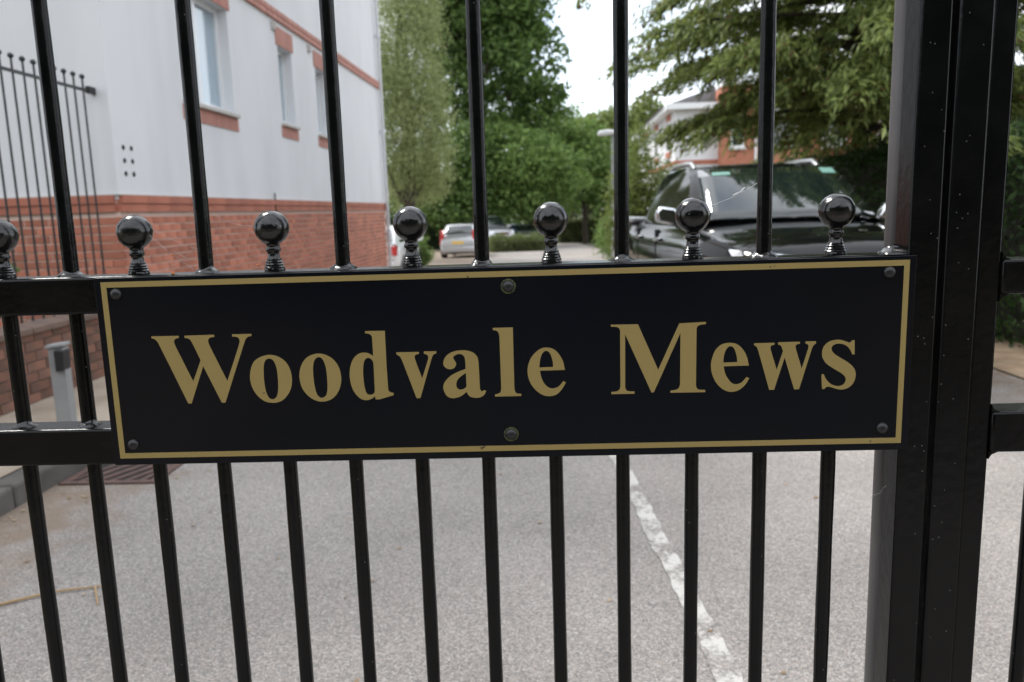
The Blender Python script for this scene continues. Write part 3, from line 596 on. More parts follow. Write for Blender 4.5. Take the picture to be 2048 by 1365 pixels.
def car(name, label, cat, loc, rz, pm_, Ln, Wd, H, hood, belt, yc, yh, yr, yb, deck, wheels=(.8,3.2), rw=.32, sides=(), rear='hatch', group=None, curv=.14, bed=None, plate='wplate', lights=True, zb=.2):
    root = empty(name, loc, rz); tag(root, label, cat, group)
    w2 = Wd/2; y0 = -Ln/2
    # lower body
    if bed is None:
        st = [(0,.70,.36,hood-.30),(.05,.84,.27,hood-.20),(.16,.93,zb+.02,hood-.10),(.45,.98,zb,hood-.035),(yc-.12,1,zb,belt-.035),(yc+.3,1,zb,belt-.01),(yb-.3,1,zb,belt+.02),(Ln-.28,.99,zb,min(deck,belt+.03)),(Ln-.10,.95,zb+.04,deck-.05),(Ln-.02,.88,zb+.12,deck-.16),(Ln,.80,zb+.2,deck-.24)]
    else:
        st = [(0,.74,.42,hood-.30),(.05,.86,.34,hood-.16),(.18,.95,zb+.05,hood-.06),(.5,.985,zb,hood-.015),(yc-.15,1,zb,belt-.03),(yc+.3,1,zb,belt-.01),(yb,1,zb,belt+.0),(yb+.02,1,zb,bed),(Ln-.06,1,zb+.05,bed),(Ln,.97,zb+.12,bed-.03)]
    G = []
    for (y, wf, zb_, zt) in st:
        w_ = w2*wf; cr = .05 if y < yc+.1 else .012
        half = [(0,zb_),(w_*.86,zb_),(w_*.965,zb_+.10),(w_,(zb_+zt)*.5),(w_*.995,zt-.20),(w_*.975,zt-.10),(w_*.93,zt-.03),(w_*.84,zt),(w_*.45,zt+cr*.8),(0,zt+cr)]
        ring = [(x, y0+y, z) for x, z in half]+[(-x, y0+y, z) for x, z in half[-2:0:-1]]
        G.append(ring)
    mb = MB(); n_ = len(G[0]); vv = [p for r_ in G for p in r_]; ff = []
    for i in range(len(G)-1):
        for k in range(n_): ff.append((i*n_+k, i*n_+(k+1) % n_, (i+1)*n_+(k+1) % n_, (i+1)*n_+k))
    ff += [tuple(range(n_)), tuple((len(G)-1)*n_+k for k in range(n_))]
    mb.add(vv, ff); body = mb.build('body', pm_, root, smooth=38)
    # greenhouse
    wb, wr = w2*.90, w2*.74
    gs = [(yc-.03, belt-.02, belt+.012, curv, wb), ((yc+yh)*.5, belt-.02, belt+(H-belt)*.54, curv, (wb+wr)/2), (yh, belt-.02, H-.035, curv*.75, wr), (yh+.35, belt-.02, H, curv*.3, wr), (yr-.35, belt-.02, H-.005, -.06, wr), (yr, belt-.02, H-.05, -.10, wr*.98), (yb, belt-.02, belt+.02+(deck-belt)*.5, -.08, wb*.97)]
    G = []
    for (y, z0, zr, cv, wr_) in gs:
        zr = max(zr, z0+.03); k_ = max(0.0, (zr-z0))
        half = [(wb,z0),((wb*.45+wr_*.55),z0+k_*.55),(wr_*1.01,zr-k_*.10),(wr_*.95,zr-k_*.03),(wr_*.6,zr),(0,zr+.012)]
        full = [(x,z) for x, z in half]+[(-x,z) for x, z in half[-2::-1]]
        G.append([(x, y0+y+cv*(x/wb)**2, z) for x, z in full])
    mb = MB(); mb.grid(G); mb.build('cabin', pm_, root, smooth=38)
    # windscreen and rear screen
    def screen(ya, za, wa, cva, yb_, zb_, wb_, cvb, s0, s1, out, nm):
        P = []
        for i in range(7):
            s_ = s0+(s1-s0)*i/6; row = []
            for j in range(11):
                u_ = -1+2*j/10; hw = (wa*(1-s_)+wb_*s_)*.925; x = u_*hw; cv = cva*(1-s_)+cvb*s_
                row.append((x, y0+ya*(1-s_)+yb_*s_+cv*(x/wb)**2+out, za*(1-s_)+zb_*s_+.012+.018*(1-u_*u_)*math.sin(math.pi*s_)))
            P.append(row)
        m_ = MB(); m_.grid(P); o = m_.build(nm, M['carglass'], root, smooth=60, fix=False)
        md = o.modifiers.new('solid', 'SOLIDIFY'); md.thickness = .006; md.offset = 0
        return P
    WS = screen(yc-.03, belt+.01, wb, curv, yh, H-.035, wr, curv*.75, .03, .93, -.022, 'windscreen')
    RS = screen(yb, belt+.02+(deck-belt)*.5, wb*.97, -.08, yr, H-.05, wr*.98, -.10, .12, .90, .022, 'rear_screen')
    for sg in (1, -1):
        for poly in sides:
            m_ = MB(); q = []
            def X(z): 
                f_ = (z-belt)/(H-.1-belt); return wb*.985+(wr-wb)*f_*1.0
            q = [(sg*(X(z)+.016), y0+y, z) for y, z in poly]; q2 = [(p[0]-sg*.03, p[1], p[2]) for p in q]; k_ = len(q)
            m_.add(q+q2, [tuple(range(k_)), tuple(range(2*k_-1, k_-1, -1))]+[(i, (i+1) % k_, k_+(i+1) % k_, k_+i) for i in range(k_)]); m_.build('side_window', M['carglass'], root)
        # mirror
        mr_ = MB(); mr_.prism([(sg*(w2-.06),belt+.01),(sg*(w2+.05),belt+.0),(sg*(w2+.19),belt+.03),(sg*(w2+.20),belt+.13),(sg*(w2+.16),belt+.17),(sg*(w2+.03),belt+.15)], 'y', y0+yc+.28, y0+yc+.40)
        mm_ = mr_.build('door_mirror', M['chrome'] if bed else pm_, root, smooth=50, bevel=.02)
        # arches, wheels, handles
        for yw in wheels:
            m_ = MB(); n_ = 22; q = [(math.cos(math.pi*k/n_)*(rw+.06), math.sin(math.pi*k/n_)*(rw+.06)) for k in range(n_+1)]
            q = [(y0+yw+a, rw+b_) for a, b_ in q]+[(y0+yw-(rw+.06), zb+.02), (y0+yw+(rw+.06), zb+.02)]
            m_.prism(q, 'x', sg*(w2-.16), sg*(w2+.004)); m_.build('wheel_arch', M['trim'], root)
            wheel(root, sg*(w2-.095), y0+yw, rw, .21)
        for yd in ((yc+1.15, yc+2.05) if Ln > 3.5 else ()):
            m_ = MB(); m_.box(sg*w2*.985, sg*(w2+.028), y0+yd-.10, y0+yd+.08, belt-.17, belt-.135); m_.build('door_handle', M['chrome'] if bed else pm_, root, bevel=.008)
            m_ = MB(); m_.box(sg*w2*.9, sg*(w2+.0025), y0+yd+.10, y0+yd+.112, zb+.14, belt-.06); m_.build('door_gap', M['trim'], root)
        # lamps
        m_ = MB(); hz = hood-.17
        m_.add([(sg*w2*.52,y0-.005+.02,hz-.03),(sg*w2*.86,y0+.06,hz-.07),(sg*w2*.965,y0+.26,hz+.02),(sg*w2*.955,y0+.42,hz+.10),(sg*w2*.80,y0+.10,hz+.09),(sg*w2*.54,y0+.03,hz+.06),
                (sg*w2*.52,y0+.25,hz-.03),(sg*w2*.80,y0+.35,hz-.07),(sg*w2*.80,y0+.42,hz+.02),(sg*w2*.78,y0+.5,hz+.09),(sg*w2*.7,y0+.4,hz+.085),(sg*w2*.54,y0+.3,hz+.06)],
               [(0,1,5),(1,4,5),(1,2,4),(2,3,4),(6,11,7),(7,11,10),(7,10,8),(8,10,9),(0,6,7,1),(1,7,8,2),(2,8,9,3),(3,9,10,4),(4,10,11,5),(5,11,6,0)])
        m_.build('headlight', M['lamp'], root, smooth=30)
        m_ = MB(); zt = deck-.06
        if rear == 'tall': m_.prism([(sg*w2*.72,zt-.32),(sg*w2*.96,zt-.34),(sg*w2*.90,zt+.30),(sg*w2*.76,zt+.30)], 'y', y0+Ln-.22, y0+Ln-.035)
        else: m_.prism([(sg*w2*.52,zt-.20),(sg*w2*.955,zt-.24),(sg*w2*.945,zt+.02),(sg*w2*.60,zt-.02)], 'y', y0+Ln-.28, y0+Ln+.006)
        m_.build('tail_light', M['redlamp'], root, bevel=.015)
    m_ = MB(); m_.prism([(-w2*.5,hood-.32),(w2*.5,hood-.32),(w2*.46,hood-.17),(-w2*.46,hood-.17)], 'y', y0-.012, y0+.08); gr = m_.build('grille', M['trim'], root, bevel=.01)
    for q in range(2):
        m_ = MB(); m_.box(-w2*.44,w2*.44,y0-.022,y0-.01,hood-.28+.06*q,hood-.262+.06*q); m_.build('grille_bar', M['chrome'], gr)
    m_ = MB(); m_.box(-w2*.80,w2*.80,y0-.03,y0+.1,zb+.16,zb+.32); m_.build('front_bumper', M['trim'] if not bed else M['chrome'], root, bevel=.03)
    m_ = MB(); m_.box(-.26,.26,y0-.042,y0-.03,zb+.18,zb+.29); m_.build('number_plate', M['wplate'], root)
    m_ = MB(); m_.box(-w2*.86,w2*.86,y0+Ln-.12,y0+Ln+.05,zb+.10,zb+.34); m_.build('rear_bumper', pm_ if not bed else M['chrome'], root, smooth=50, bevel=.04)
    m_ = MB(); m_.box(-.26,.26,y0+Ln+.0,y0+Ln+.014,deck-.36,deck-.25); m_.build('number_plate', M['yplate'], root)
    root['_ws'] = 0; del root['_ws']
    return root, body, WS
P_black = mat('black_car_paint', (.0035,.004,.0045), .06, spec=.34)
P_silver = paint('silver_car_paint', (.42,.43,.44), .6, .3); P_white = paint('white_car_paint', (.72,.73,.74), 0, .3)
P_grey = paint('light_grey_car_paint', (.5,.51,.53), .6, .3); P_navy = paint('dark_blue_car_paint', (.03,.042,.075), .3, .25); P_van = paint('black_van_paint', (.01,.01,.011), .1, .35)
# near pickup: windscreen foot about 7 m from the camera
pk, pkb, WS = car('pickup_truck', 'large black pickup truck parked facing the gate, with silver roof rails and mirrors', 'pickup truck', (2.12, 7.15, 0), R(4.2), P_black,
   5.25, 1.86, 1.77, 1.14, 1.225, 1.42, 2.12, 3.52, 3.72, 1.25, (.98,4.05), .38,
   sides=[[(1.92,1.27),(2.62,1.27),(2.62,1.66),(2.30,1.65)],[(2.70,1.27),(3.36,1.28),(3.28,1.615),(2.70,1.66)]], bed=1.24, curv=.22, zb=.34)
y0 = -5.25/2
for sg in (1,-1):
    m_ = MB(); xr = .60
    m_.tube([(sg*xr,y0+2.40,1.735),(sg*xr,y0+2.52,1.79),(sg*xr,y0+2.8,1.80),(sg*xr,y0+3.2,1.795),(sg*xr,y0+3.42,1.72)], [.022,.026,.026,.026,.022], 8); m_.build('roof_rail', M['rim'], pk, smooth=50)
    m_ = MB(); m_.tube([(sg*.79,y0+.28,1.06),(sg*.815,y0+.8,1.115),(sg*.83,y0+1.3,1.165)], [.02,.026,.02], 8); m_.build('wing_crease', P_black, pk, smooth=50)
    m_ = MB(); m_.box(sg*.72,sg*.935,y0+3.80,y0+5.16,1.225,1.275); m_.build('bed_rail', M['rim'], pk, bevel=.012)
m_ = MB(); m_.box(-.66,.66,y0+3.85,y0+5.15,1.232,1.236); m_.build('bed_cover', M['trim'], pk)
def glasspatch(i0, i1, j0, j1, nm):
    G = []
    for i in np.linspace(i0, i1, 3):
        row = []
        for j in np.linspace(j0, j1, 4):
            a = WS[int(min(i,5.99))]; bq = WS[min(int(min(i,5.99))+1,6)]; fi = i-int(min(i,5.99)); jj = int(min(j,9.99)); fj = j-jj
            p = (np.array(a[jj])*(1-fj)+np.array(a[jj+1])*fj)*(1-fi)+(np.array(bq[jj])*(1-fj)+np.array(bq[jj+1])*fj)*fi
            row.append(tuple(p+[0,-.006,.004]))
        G.append(row)
    m_ = MB(); m_.grid(G); m_.build(nm, M['green_patch'], pk)
glasspatch(5.15,5.85,8.6,9.7,'windscreen_patch'); glasspatch(5.2,5.6,.9,2.1,'windscreen_patch')  # pale green patches just proud of the upper windscreen
def on(x, y, d):  # ground position at pixel column x, d metres from the camera
    p = at_y(x, 420, d-.978); return p[0], p[1]
def hatch(name, label, x, d, rz, pm_, tall, group, **k):
    X_, Y_ = on(x, 0, d); H = k.pop('H', 1.5)
    return car(name, label, 'car', (X_, Y_, gz(Y_)), R(rz), pm_, k.pop('Ln', 4.05), k.pop('Wd', 1.69), H, .93*H/1.5, .97*H/1.5, .95, 1.75, 3.45, 3.92, 1.02*H/1.5, (.75,3.3), .30,
        sides=[[(1.45,1.0*H/1.5),(2.25,1.01*H/1.5),(2.25,1.40*H/1.5),(1.82,1.38*H/1.5)],[(2.33,1.01*H/1.5),(3.2,1.03*H/1.5),(3.1,1.38*H/1.5),(2.33,1.40*H/1.5)]], rear='tall' if tall else 'low', group=group, **k)
GC = 'cars in the estate car park'
hatch('parked_car', 'small silver hatchback seen from behind with tall red tail lights', 928, 36.5, 176, P_silver, True, GC)
hatch('parked_car', 'white car half hidden behind the apartment block and its downpipe', 759, 22.0, 179, P_white, False, GC, H=1.42)
hatch('parked_car', 'light grey four wheel drive parked facing out behind the low hedge', 972, 47.5, 26, P_grey, True, GC, H=1.98, Wd=1.84, Ln=4.5)
hatch('parked_car', 'dark blue car parked facing out beside the grey four wheel drive', 1040, 49, 32, P_navy, False, GC, H=1.45)
hatch('parked_van', 'black van parked behind the small silver hatchback', 925, 53, 90, P_van, True, GC, H=2.1, Wd=1.9, Ln=4.8)

# ------------------------------------------------------------------ second apartment block
bk = bpy.data.materials.new('far_brick'); bk.use_nodes = True; t = bk.node_tree; br = t.nodes.new('ShaderNodeTexBrick'); tcn = t.nodes.new('ShaderNodeTexCoord'); mp = t.nodes.new('ShaderNodeMapping')
mp.inputs['Rotation'].default_value = (R(90),0,0); br.inputs['Scale'].default_value = 1; br.inputs['Brick Width'].default_value = .225; br.inputs['Row Height'].default_value = .075; br.inputs['Mortar Size'].default_value = .008
br.inputs['Color1'].default_value = (.42,.135,.07,1); br.inputs['Color2'].default_value = (.35,.105,.058,1); br.inputs['Mortar'].default_value = (.45,.28,.21,1)
t.links.new(tcn.outputs['Object'], mp.inputs['Vector']); t.links.new(mp.outputs['Vector'], br.inputs['Vector']); t.links.new(br.outputs['Color'], t.nodes['Principled BSDF'].inputs['Base Color']); t.nodes['Principled BSDF'].inputs['Roughness'].default_value = .9
M['farbrick'] = bk
bX, bY = on(1350, 0, 30)
b2 = empty('apartment_building', (bX, bY, gz(bY)), R(-1.5)); tag(b2, 'far apartment block of white render and red brick behind the conifer', 'building')
def part(nm, m, *boxes, par=None, bev=None):
    m_ = MB()
    for q in boxes: m_.box(*q)
    return m_.build(nm, m, par or b2, bevel=bev)
EV = 5.3
part('white_wing', M['render'], (0,1.55,0,13,-.3,EV))
part('brick_wing', M['farbrick'], (1.55,4.65,-.6,12,-.3,EV+.7), (4.65,7.3,.5,12,-.3,EV+.7))
part('white_wing', M['render'], (7.3,16,-1.2,10,-.3,EV))
part('brick_plinth', M['farbrick'], (-.02,1.54,-.02,13.02,-.3,.75))
part('string_course', M['brickband'], (-.035,1.549,-.035,13.03,3.35,3.5))
part('string_course', M['brickband'], (7.301,16.03,-1.235,10,3.35,3.5))
part('fascia', M['upvc'], (-.35,1.549,-.35,13.3,EV,EV+.2))
part('fascia', M['upvc'], (1.55,7.301,-.95,12.3,EV+.7,EV+.9), (7.302,16.3,-1.5,10.3,EV,EV+.2))
m_ = MB(); m_.prism([(-.45,EV+.2),(16.4,EV+.2),(14,EV+1.0),(2,EV+1.0)], 'y', .6, 12.6); m_.build('roof', M['rooftile'], b2)
def win2(x0, x1, z0, z1, y, side=False):
    wn = empty('window', (0,0,0)); wn.parent = b2
    if not side:
        part('frame', M['upvc'], (x0,x0+.08,y-.05,y+.01,z0,z1), (x1-.08,x1,y-.05,y+.01,z0,z1), (x0+.08,x1-.08,y-.05,y+.01,z0,z0+.08), (x0+.08,x1-.08,y-.05,y+.01,z1-.08,z1), par=wn)
        part('pane', M['glass'], (x0+.07,x1-.07,y-.03,y-.01,z0+.07,z1-.07), par=wn); part('lintel', M['brickband'], (x0-.08,x1+.08,y-.04,y+.01,z1+.002,z1+.24), par=wn); part('sill', M['sill'], (x0-.06,x1+.06,y-.1,y+.01,z0-.08,z0-.002), par=wn)
    else:
        part('frame', M['upvc'], (y-.05,y+.01,x0,x0+.08,z0,z1), (y-.05,y+.01,x1-.08,x1,z0,z1), (y-.05,y+.01,x0+.08,x1-.08,z0,z0+.08), (y-.05,y+.01,x0+.08,x1-.08,z1-.08,z1), par=wn)
        part('pane', M['glass'], (y-.03,y-.01,x0+.07,x1-.07,z0+.07,z1-.07), par=wn); part('lintel', M['brickband'], (y-.04,y+.01,x0-.08,x1+.08,z1+.002,z1+.24), par=wn); part('sill', M['brickband'], (y-.07,y+.01,x0-.06,x1+.06,z0-.2,z0-.002), par=wn)
for a in ((1.2,2.1),(5,5.9),(9,9.9)):
    for z in (1.6, 3.9): win2(a[0],a[1],z,z+1.15,-.0,True)
for z in (1.5, 3.85):
    win2(1.85,2.35,z,z+1.3,-.6); win2(3.2,4.2,z,z+1.3,-.6); win2(5.4,6.3,z,z+1.3,.5); win2(8.2,9.6,z,z+1.2,-1.2); win2(11.2,12.6,z,z+1.2,-1.2)
for x, y in ((2.75,-.66),(3.0,-.66)):
    m_ = MB(); m_.tube([(x,y,0),(x,y,EV+.6)], .045, 8); m_.build('downpipe', M['upvc'], b2, smooth=50)
part('porch_canopy', M['rooftile'], (2.4,3.3,-1.2,-.6,2.75,2.9))

# ------------------------------------------------------------------ vegetation
M['lf_big'] = leafmat('leaf_dark_green', (.045,.085,.02), (.15,.235,.06)); M['lf_mid'] = leafmat('leaf_mid_green', (.08,.14,.03), (.21,.31,.085))
M['lf_willow'] = leafmat('leaf_silver_green', (.18,.22,.085), (.34,.385,.17)); M['lf_yellow'] = leafmat('leaf_yellow_green', (.12,.165,.04), (.26,.31,.095))
M['lf_hedge'] = leafmat('leaf_hedge', (.022,.048,.013), (.06,.11,.03)); M['lf_low'] = leafmat('leaf_low_hedge', (.09,.12,.04), (.19,.23,.085))
M['lf_cedar'] = leafmat('leaf_conifer', (.065,.105,.028), (.33,.39,.115), trans=.42); M['lf_brown'] = leafmat('leaf_brown', (.10,.045,.018), (.17,.085,.035))
M['core'] = mat('hedge_dark_fill', (.018,.018,.010), .95)  # near-black fill colour for the hedge interiors
def quads(name, C, A, B, m, parent, lab=None):
    # C centres (n,3); A half length vectors; B half width vectors -> pointed leaf quads
    n_ = len(C); V = np.empty((n_,4,3)); V[:,0] = C-A; V[:,1] = C+B*.9-A*.1; V[:,2] = C+A; V[:,3] = C-B*.9-A*.1
    me = bpy.data.meshes.new(name); me.vertices.add(n_*4); me.vertices.foreach_set('co', V.reshape(-1)); me.loops.add(n_*4); me.loops.foreach_set('vertex_index', np.arange(n_*4, dtype=np.int32))
    me.polygons.add(n_); me.polygons.foreach_set('loop_start', np.arange(0, n_*4, 4, dtype=np.int32)); me.polygons.foreach_set('loop_total', np.full(n_, 4, dtype=np.int32)); me.update(); me.validate()
    o = link(name, me, m, parent)
    if lab: o['label'] = lab
    return o
def unit(v): return v/np.maximum(np.linalg.norm(v, axis=-1, keepdims=True), 1e-9)
def lobes_pts(lobes, n, clump=.16, per=26, shell=.5):
    lobes = np.array(lobes, float); vol = (lobes[:,3]*lobes[:,4]*lobes[:,5])**.75; idx = rng.choice(len(lobes), max(1,n//per), p=vol/vol.sum())
    d = unit(rng.normal(size=(len(idx),3))); rr = (shell+(1-shell)*rng.random((len(idx),1))**.7); cc = lobes[idx,:3]+d*rr*lobes[idx,3:6]
    C = np.repeat(cc, per, axis=0); rad = np.repeat(lobes[idx,3:6].mean(1), per)[:,None]
    return C+rng.normal(size=C.shape)*rad*clump*[1,1,.7], np.repeat(d, per, axis=0)
def leafdirs(n, d, size, droop=0.0, asp=.5, up=.6):
    a = unit(rng.normal(size=(n,3))+[0,0,-droop]); nn = unit(rng.normal(size=(n,3))*.8+d*.5+[0,0,up]); b = unit(np.cross(a, nn)); s = size*(.6+.8*rng.random((n,1)))
    return a*s*.5, b*s*.5*asp
def limb(mb, p, q, r0, r1, bow=.2, n_=6):
    p = np.array(p, float); q = np.array(q, float); mid = rng.normal(size=3)*np.linalg.norm(q-p)*.06
    mb.tube([p*(1-t)+q*t+[0,0,bow*math.sin(math.pi*t)*.5]+mid*math.sin(math.pi*t) for t in np.linspace(0,1,n_)], [r0*(1-t)+r1*t for t in np.linspace(0,1,n_)], 7)
def tree(name, label, x, y, lobes, n, size, m, trunk_r=.2, group=None, droop=0., asp=.5, clump=.16, per=26, cat='tree', shell=.5, lean=(0,0), bx=True):
    z0 = gz(y); root = empty(name, (x, y, z0)); tag(root, label, cat, group)
    lobes = [(a,b_,c_,d_,e_,f_) for a,b_,c_,d_,e_,f_ in lobes]
    C, d = lobes_pts(lobes, n, clump, per, shell); C[:,2] = np.maximum(C[:,2], .05); A, B = leafdirs(len(C), d, size, droop, asp)
    quads('crown', C, A, B, m, root)
    zt = max(l_[2] for l_ in lobes); mb = MB()
    limb(mb, (0,0,-.1), (lean[0],lean[1],zt), trunk_r, trunk_r*.25, 0, 9)
    for l_ in lobes: limb(mb, (lean[0]*l_[2]/zt*.6, lean[1]*.5, max(.2,(l_[2]-l_[5])*.75)), l_[:3], trunk_r*.42, trunk_r*.1, .3)
    mb.build('trunk', M['bark'], root, smooth=60)
    return root
def px(x, y, d):  p = at_y(x, y, d-.978); return p
def tree_px(name, label, x, d, blobs, n, size, m, **k):
    # blobs: (px x, px y, px radius x, px radius y) at distance d, depth like the width
    X_, Y_ = on(x, 0, d); z0 = gz(Y_); lb = []
    for (bx_, by_, rx, ry) in blobs:
        p = px(bx_, by_, d); s_ = d/FPX; lb.append((p[0]-X_, random.uniform(-.5,.5)*rx*s_, p[2]-z0, rx*s_, rx*s_, ry*s_))
    return tree(name, label, X_, Y_, lb, n, size, m, **k)
GT = 'trees beyond the car park'
tree_px('leafy_tree', 'tall dark green broadleaf tree with sky showing through its crown', 960, 54, [(960,60,120,85),(1055,130,75,80),(880,50,55,90),(1000,-60,120,80),(900,180,65,70),(990,220,95,70),(1080,215,55,60),(1020,20,90,60),(900,-60,70,60)], 30000, .42, M['lf_big'], trunk_r=.42, group=GT, clump=.13, per=22, shell=.35)
tree_px('willow_tree', 'pale silvery green tree hanging beside the white block and its downpipe', 808, 33, [(800,-40,80,110),(800,110,88,120),(815,250,82,110),(800,350,78,80),(862,215,48,80),(872,330,42,70),(775,200,70,160),(840,40,40,60)], 80000, .115, M['lf_willow'], trunk_r=.25, group=GT, droop=2.2, asp=.36, clump=.15, per=40, shell=.25)
tree_px('bushy_tree', 'mid green bushy tree above the parked dark blue car', 1060, 50, [(1060,330,85,60),(1000,300,70,60),(1110,350,70,55),(1060,400,90,40),(980,370,70,60)], 16000, .30, M['lf_mid'], trunk_r=.2, group=GT, shell=.45)
tree_px('bushy_tree', 'round green tree left of the lamp post', 1170, 56, [(1160,290,60,50),(1190,330,70,50),(1150,370,70,50),(1215,380,50,50),(1130,310,50,50)], 15000, .32, M['lf_mid'], trunk_r=.2, group=GT, shell=.45)
tree_px('bushy_tree', 'dark green tree filling the gap behind the silver hatchback', 905, 49, [(900,330,70,70),(940,390,70,50),(860,390,60,50),(900,420,80,35),(950,300,60,60)], 15000, .30, M['lf_big'], trunk_r=.2, group=GT, shell=.45)
tree_px('leafy_tree', 'distant light green tree on the skyline beside the lamp head', 1250, 68, [(1240,270,60,50),(1200,265,50,40),(1290,250,60,50),(1250,330,80,60)], 12000, .42, M['lf_yellow'], trunk_r=.25, group=GT, shell=.4)
tree_px('leafy_tree', 'distant mid green tree low on the skyline behind the tall tree', 1130, 74, [(1130,260,70,40),(1080,260,60,50),(1170,280,60,40),(1130,330,90,60)], 11000, .45, M['lf_mid'], trunk_r=.25, group=GT, shell=.4)
# far wood closing the gaps
wd_lob = [(x_, 84+random.uniform(-4,6), random.uniform(1.5,6.5), random.uniform(3,5), 3, random.uniform(2.5,4)) for x_ in np.linspace(-32,26,30)]
C, d = lobes_pts(wd_lob, 26000, .2, 20, .3); C[:,2] += gz(80); A, B = leafdirs(len(C), d, .6); o = quads('woodland', C, A, B, M['lf_big'], None); kind(o, 'stuff', 'dark mass of woodland closing the view behind the car park')
def hedge(name, label, x, y, rz, lx, ly, h, n, size, m, group='clipped hedges', cat='hedge', rough=.09):
    root = empty(name, (x, y, gz(y)), rz); tag(root, label, cat, group)
    P = rng.random((n,3)); face = rng.choice(5, n, p=np.array([lx*ly*1.3, lx*h, lx*h, ly*h, ly*h])/(lx*ly*1.3+2*lx*h+2*ly*h)); nrm = np.zeros((n,3))
    P = (P-[.5,.5,0])*[lx,ly,h]
    P[face==0,2] = h; nrm[face==0] = (0,0,1)
    for f_, ax, sgn in ((1,1,-1),(2,1,1),(3,0,-1),(4,0,1)): P[face==f_,ax] = sgn*(lx,ly)[ax]/2; nrm[face==f_,ax] = sgn
    bump_ = (np.sin(P[:,0]*3.1+P[:,1]*2.3)+np.sin(P[:,1]*4.7+P[:,2]*5)+np.sin(P[:,0]*6.3+P[:,2]*3.7))*rough*.45
    P += nrm*(bump_[:,None]+rng.normal(size=(n,1))*rough*.8-.04); P[:,2] = np.maximum(P[:,2], .02)
    A, B = leafdirs(n, nrm*1.6, size); quads('foliage', P, A, B, m, root)
    mb = MB(); mb.box(-lx/2+rough*1.8,lx/2-rough*1.8,-ly/2+rough*1.8,ly/2-rough*1.8,0,h-rough*1.8); mb.build('dark_fill', M['core'], root); return root  # added near-black box; fills the hedge and darkens gaps between leaves
# hedge behind the pickup, along the right-hand verge
hedge('hedge', 'tall dark green hedge along the right verge beside the pickup', 5.15, 11.8, 0, 1.5, 13.5, 2.15, 42000, .085, M['lf_hedge'])
p = on(1040, 0, 42); hedge('low_hedge', 'low rounded olive hedge on the island in the car park', p[0], p[1], R(12), 3.3, 1.3, .74, 9000, .10, M['lf_low'], rough=.12)
p = on(1165, 0, 58); hedge('hedge', 'clipped hedge at the far end of the driveway', p[0], p[1], 0, 3.6, 1.2, 1.6, 8000, .13, M['lf_low'])
p = on(850, 0, 50); hedge('hedge', 'dark green hedge behind the silver hatchback', p[0]-1.5, p[1]+1, 0, 7.5, 1.2, 2.1, 14000, .14, M['lf_hedge'])
def shrub(label, x, d, yb, rx, h, n, size, m, group='shrubs along the driveway'):
    X_, Y_ = on(x, 0, d); return tree('shrub', label, X_, Y_, [(0,0,h*.55,rx,rx,h*.5),(rx*.4,.1,h*.4,rx*.7,rx*.7,h*.38),(-rx*.4,-.1,h*.45,rx*.7,rx*.7,h*.42),(.1*rx,0,h*.85,rx*.6,rx*.6,h*.3)], n, size, m, trunk_r=.04, group=group, cat='shrub', shell=.3, clump=.2)
shrub('small clipped green bush beside the white car', 840, 23.5, 0, .30, 1.0, 2500, .07, M['lf_mid'])
shrub('loose yellow green shrub growing left of the pickup', 1280, 15.5, 0, .56, 2.75, 9000, .08, M['lf_yellow'])
shrub('olive green shrub between the pickup tail and the far block', 1335, 17.5, 0, .55, 2.3, 6000, .085, M['lf_low'])
shrub('bright green shrub close to the lamp post foot', 1240, 23, 0, .55, 1.9, 4500, .10, M['lf_mid'])
shrub('low green bush lining the driveway edge past the lamp post', 1222, 31, 0, .55, 1.5, 3500, .11, M['lf_mid'])
tree('shrub', 'sparse leafy shrub behind the railing at the left edge', -4.62, 5.05, [(0,0,1.45,.22,.3,.3),(.12,.1,1.05,.3,.3,.3)], 900, .07, M['lf_mid'], trunk_r=.02, group='shrubs along the driveway', cat='shrub', shell=.2)
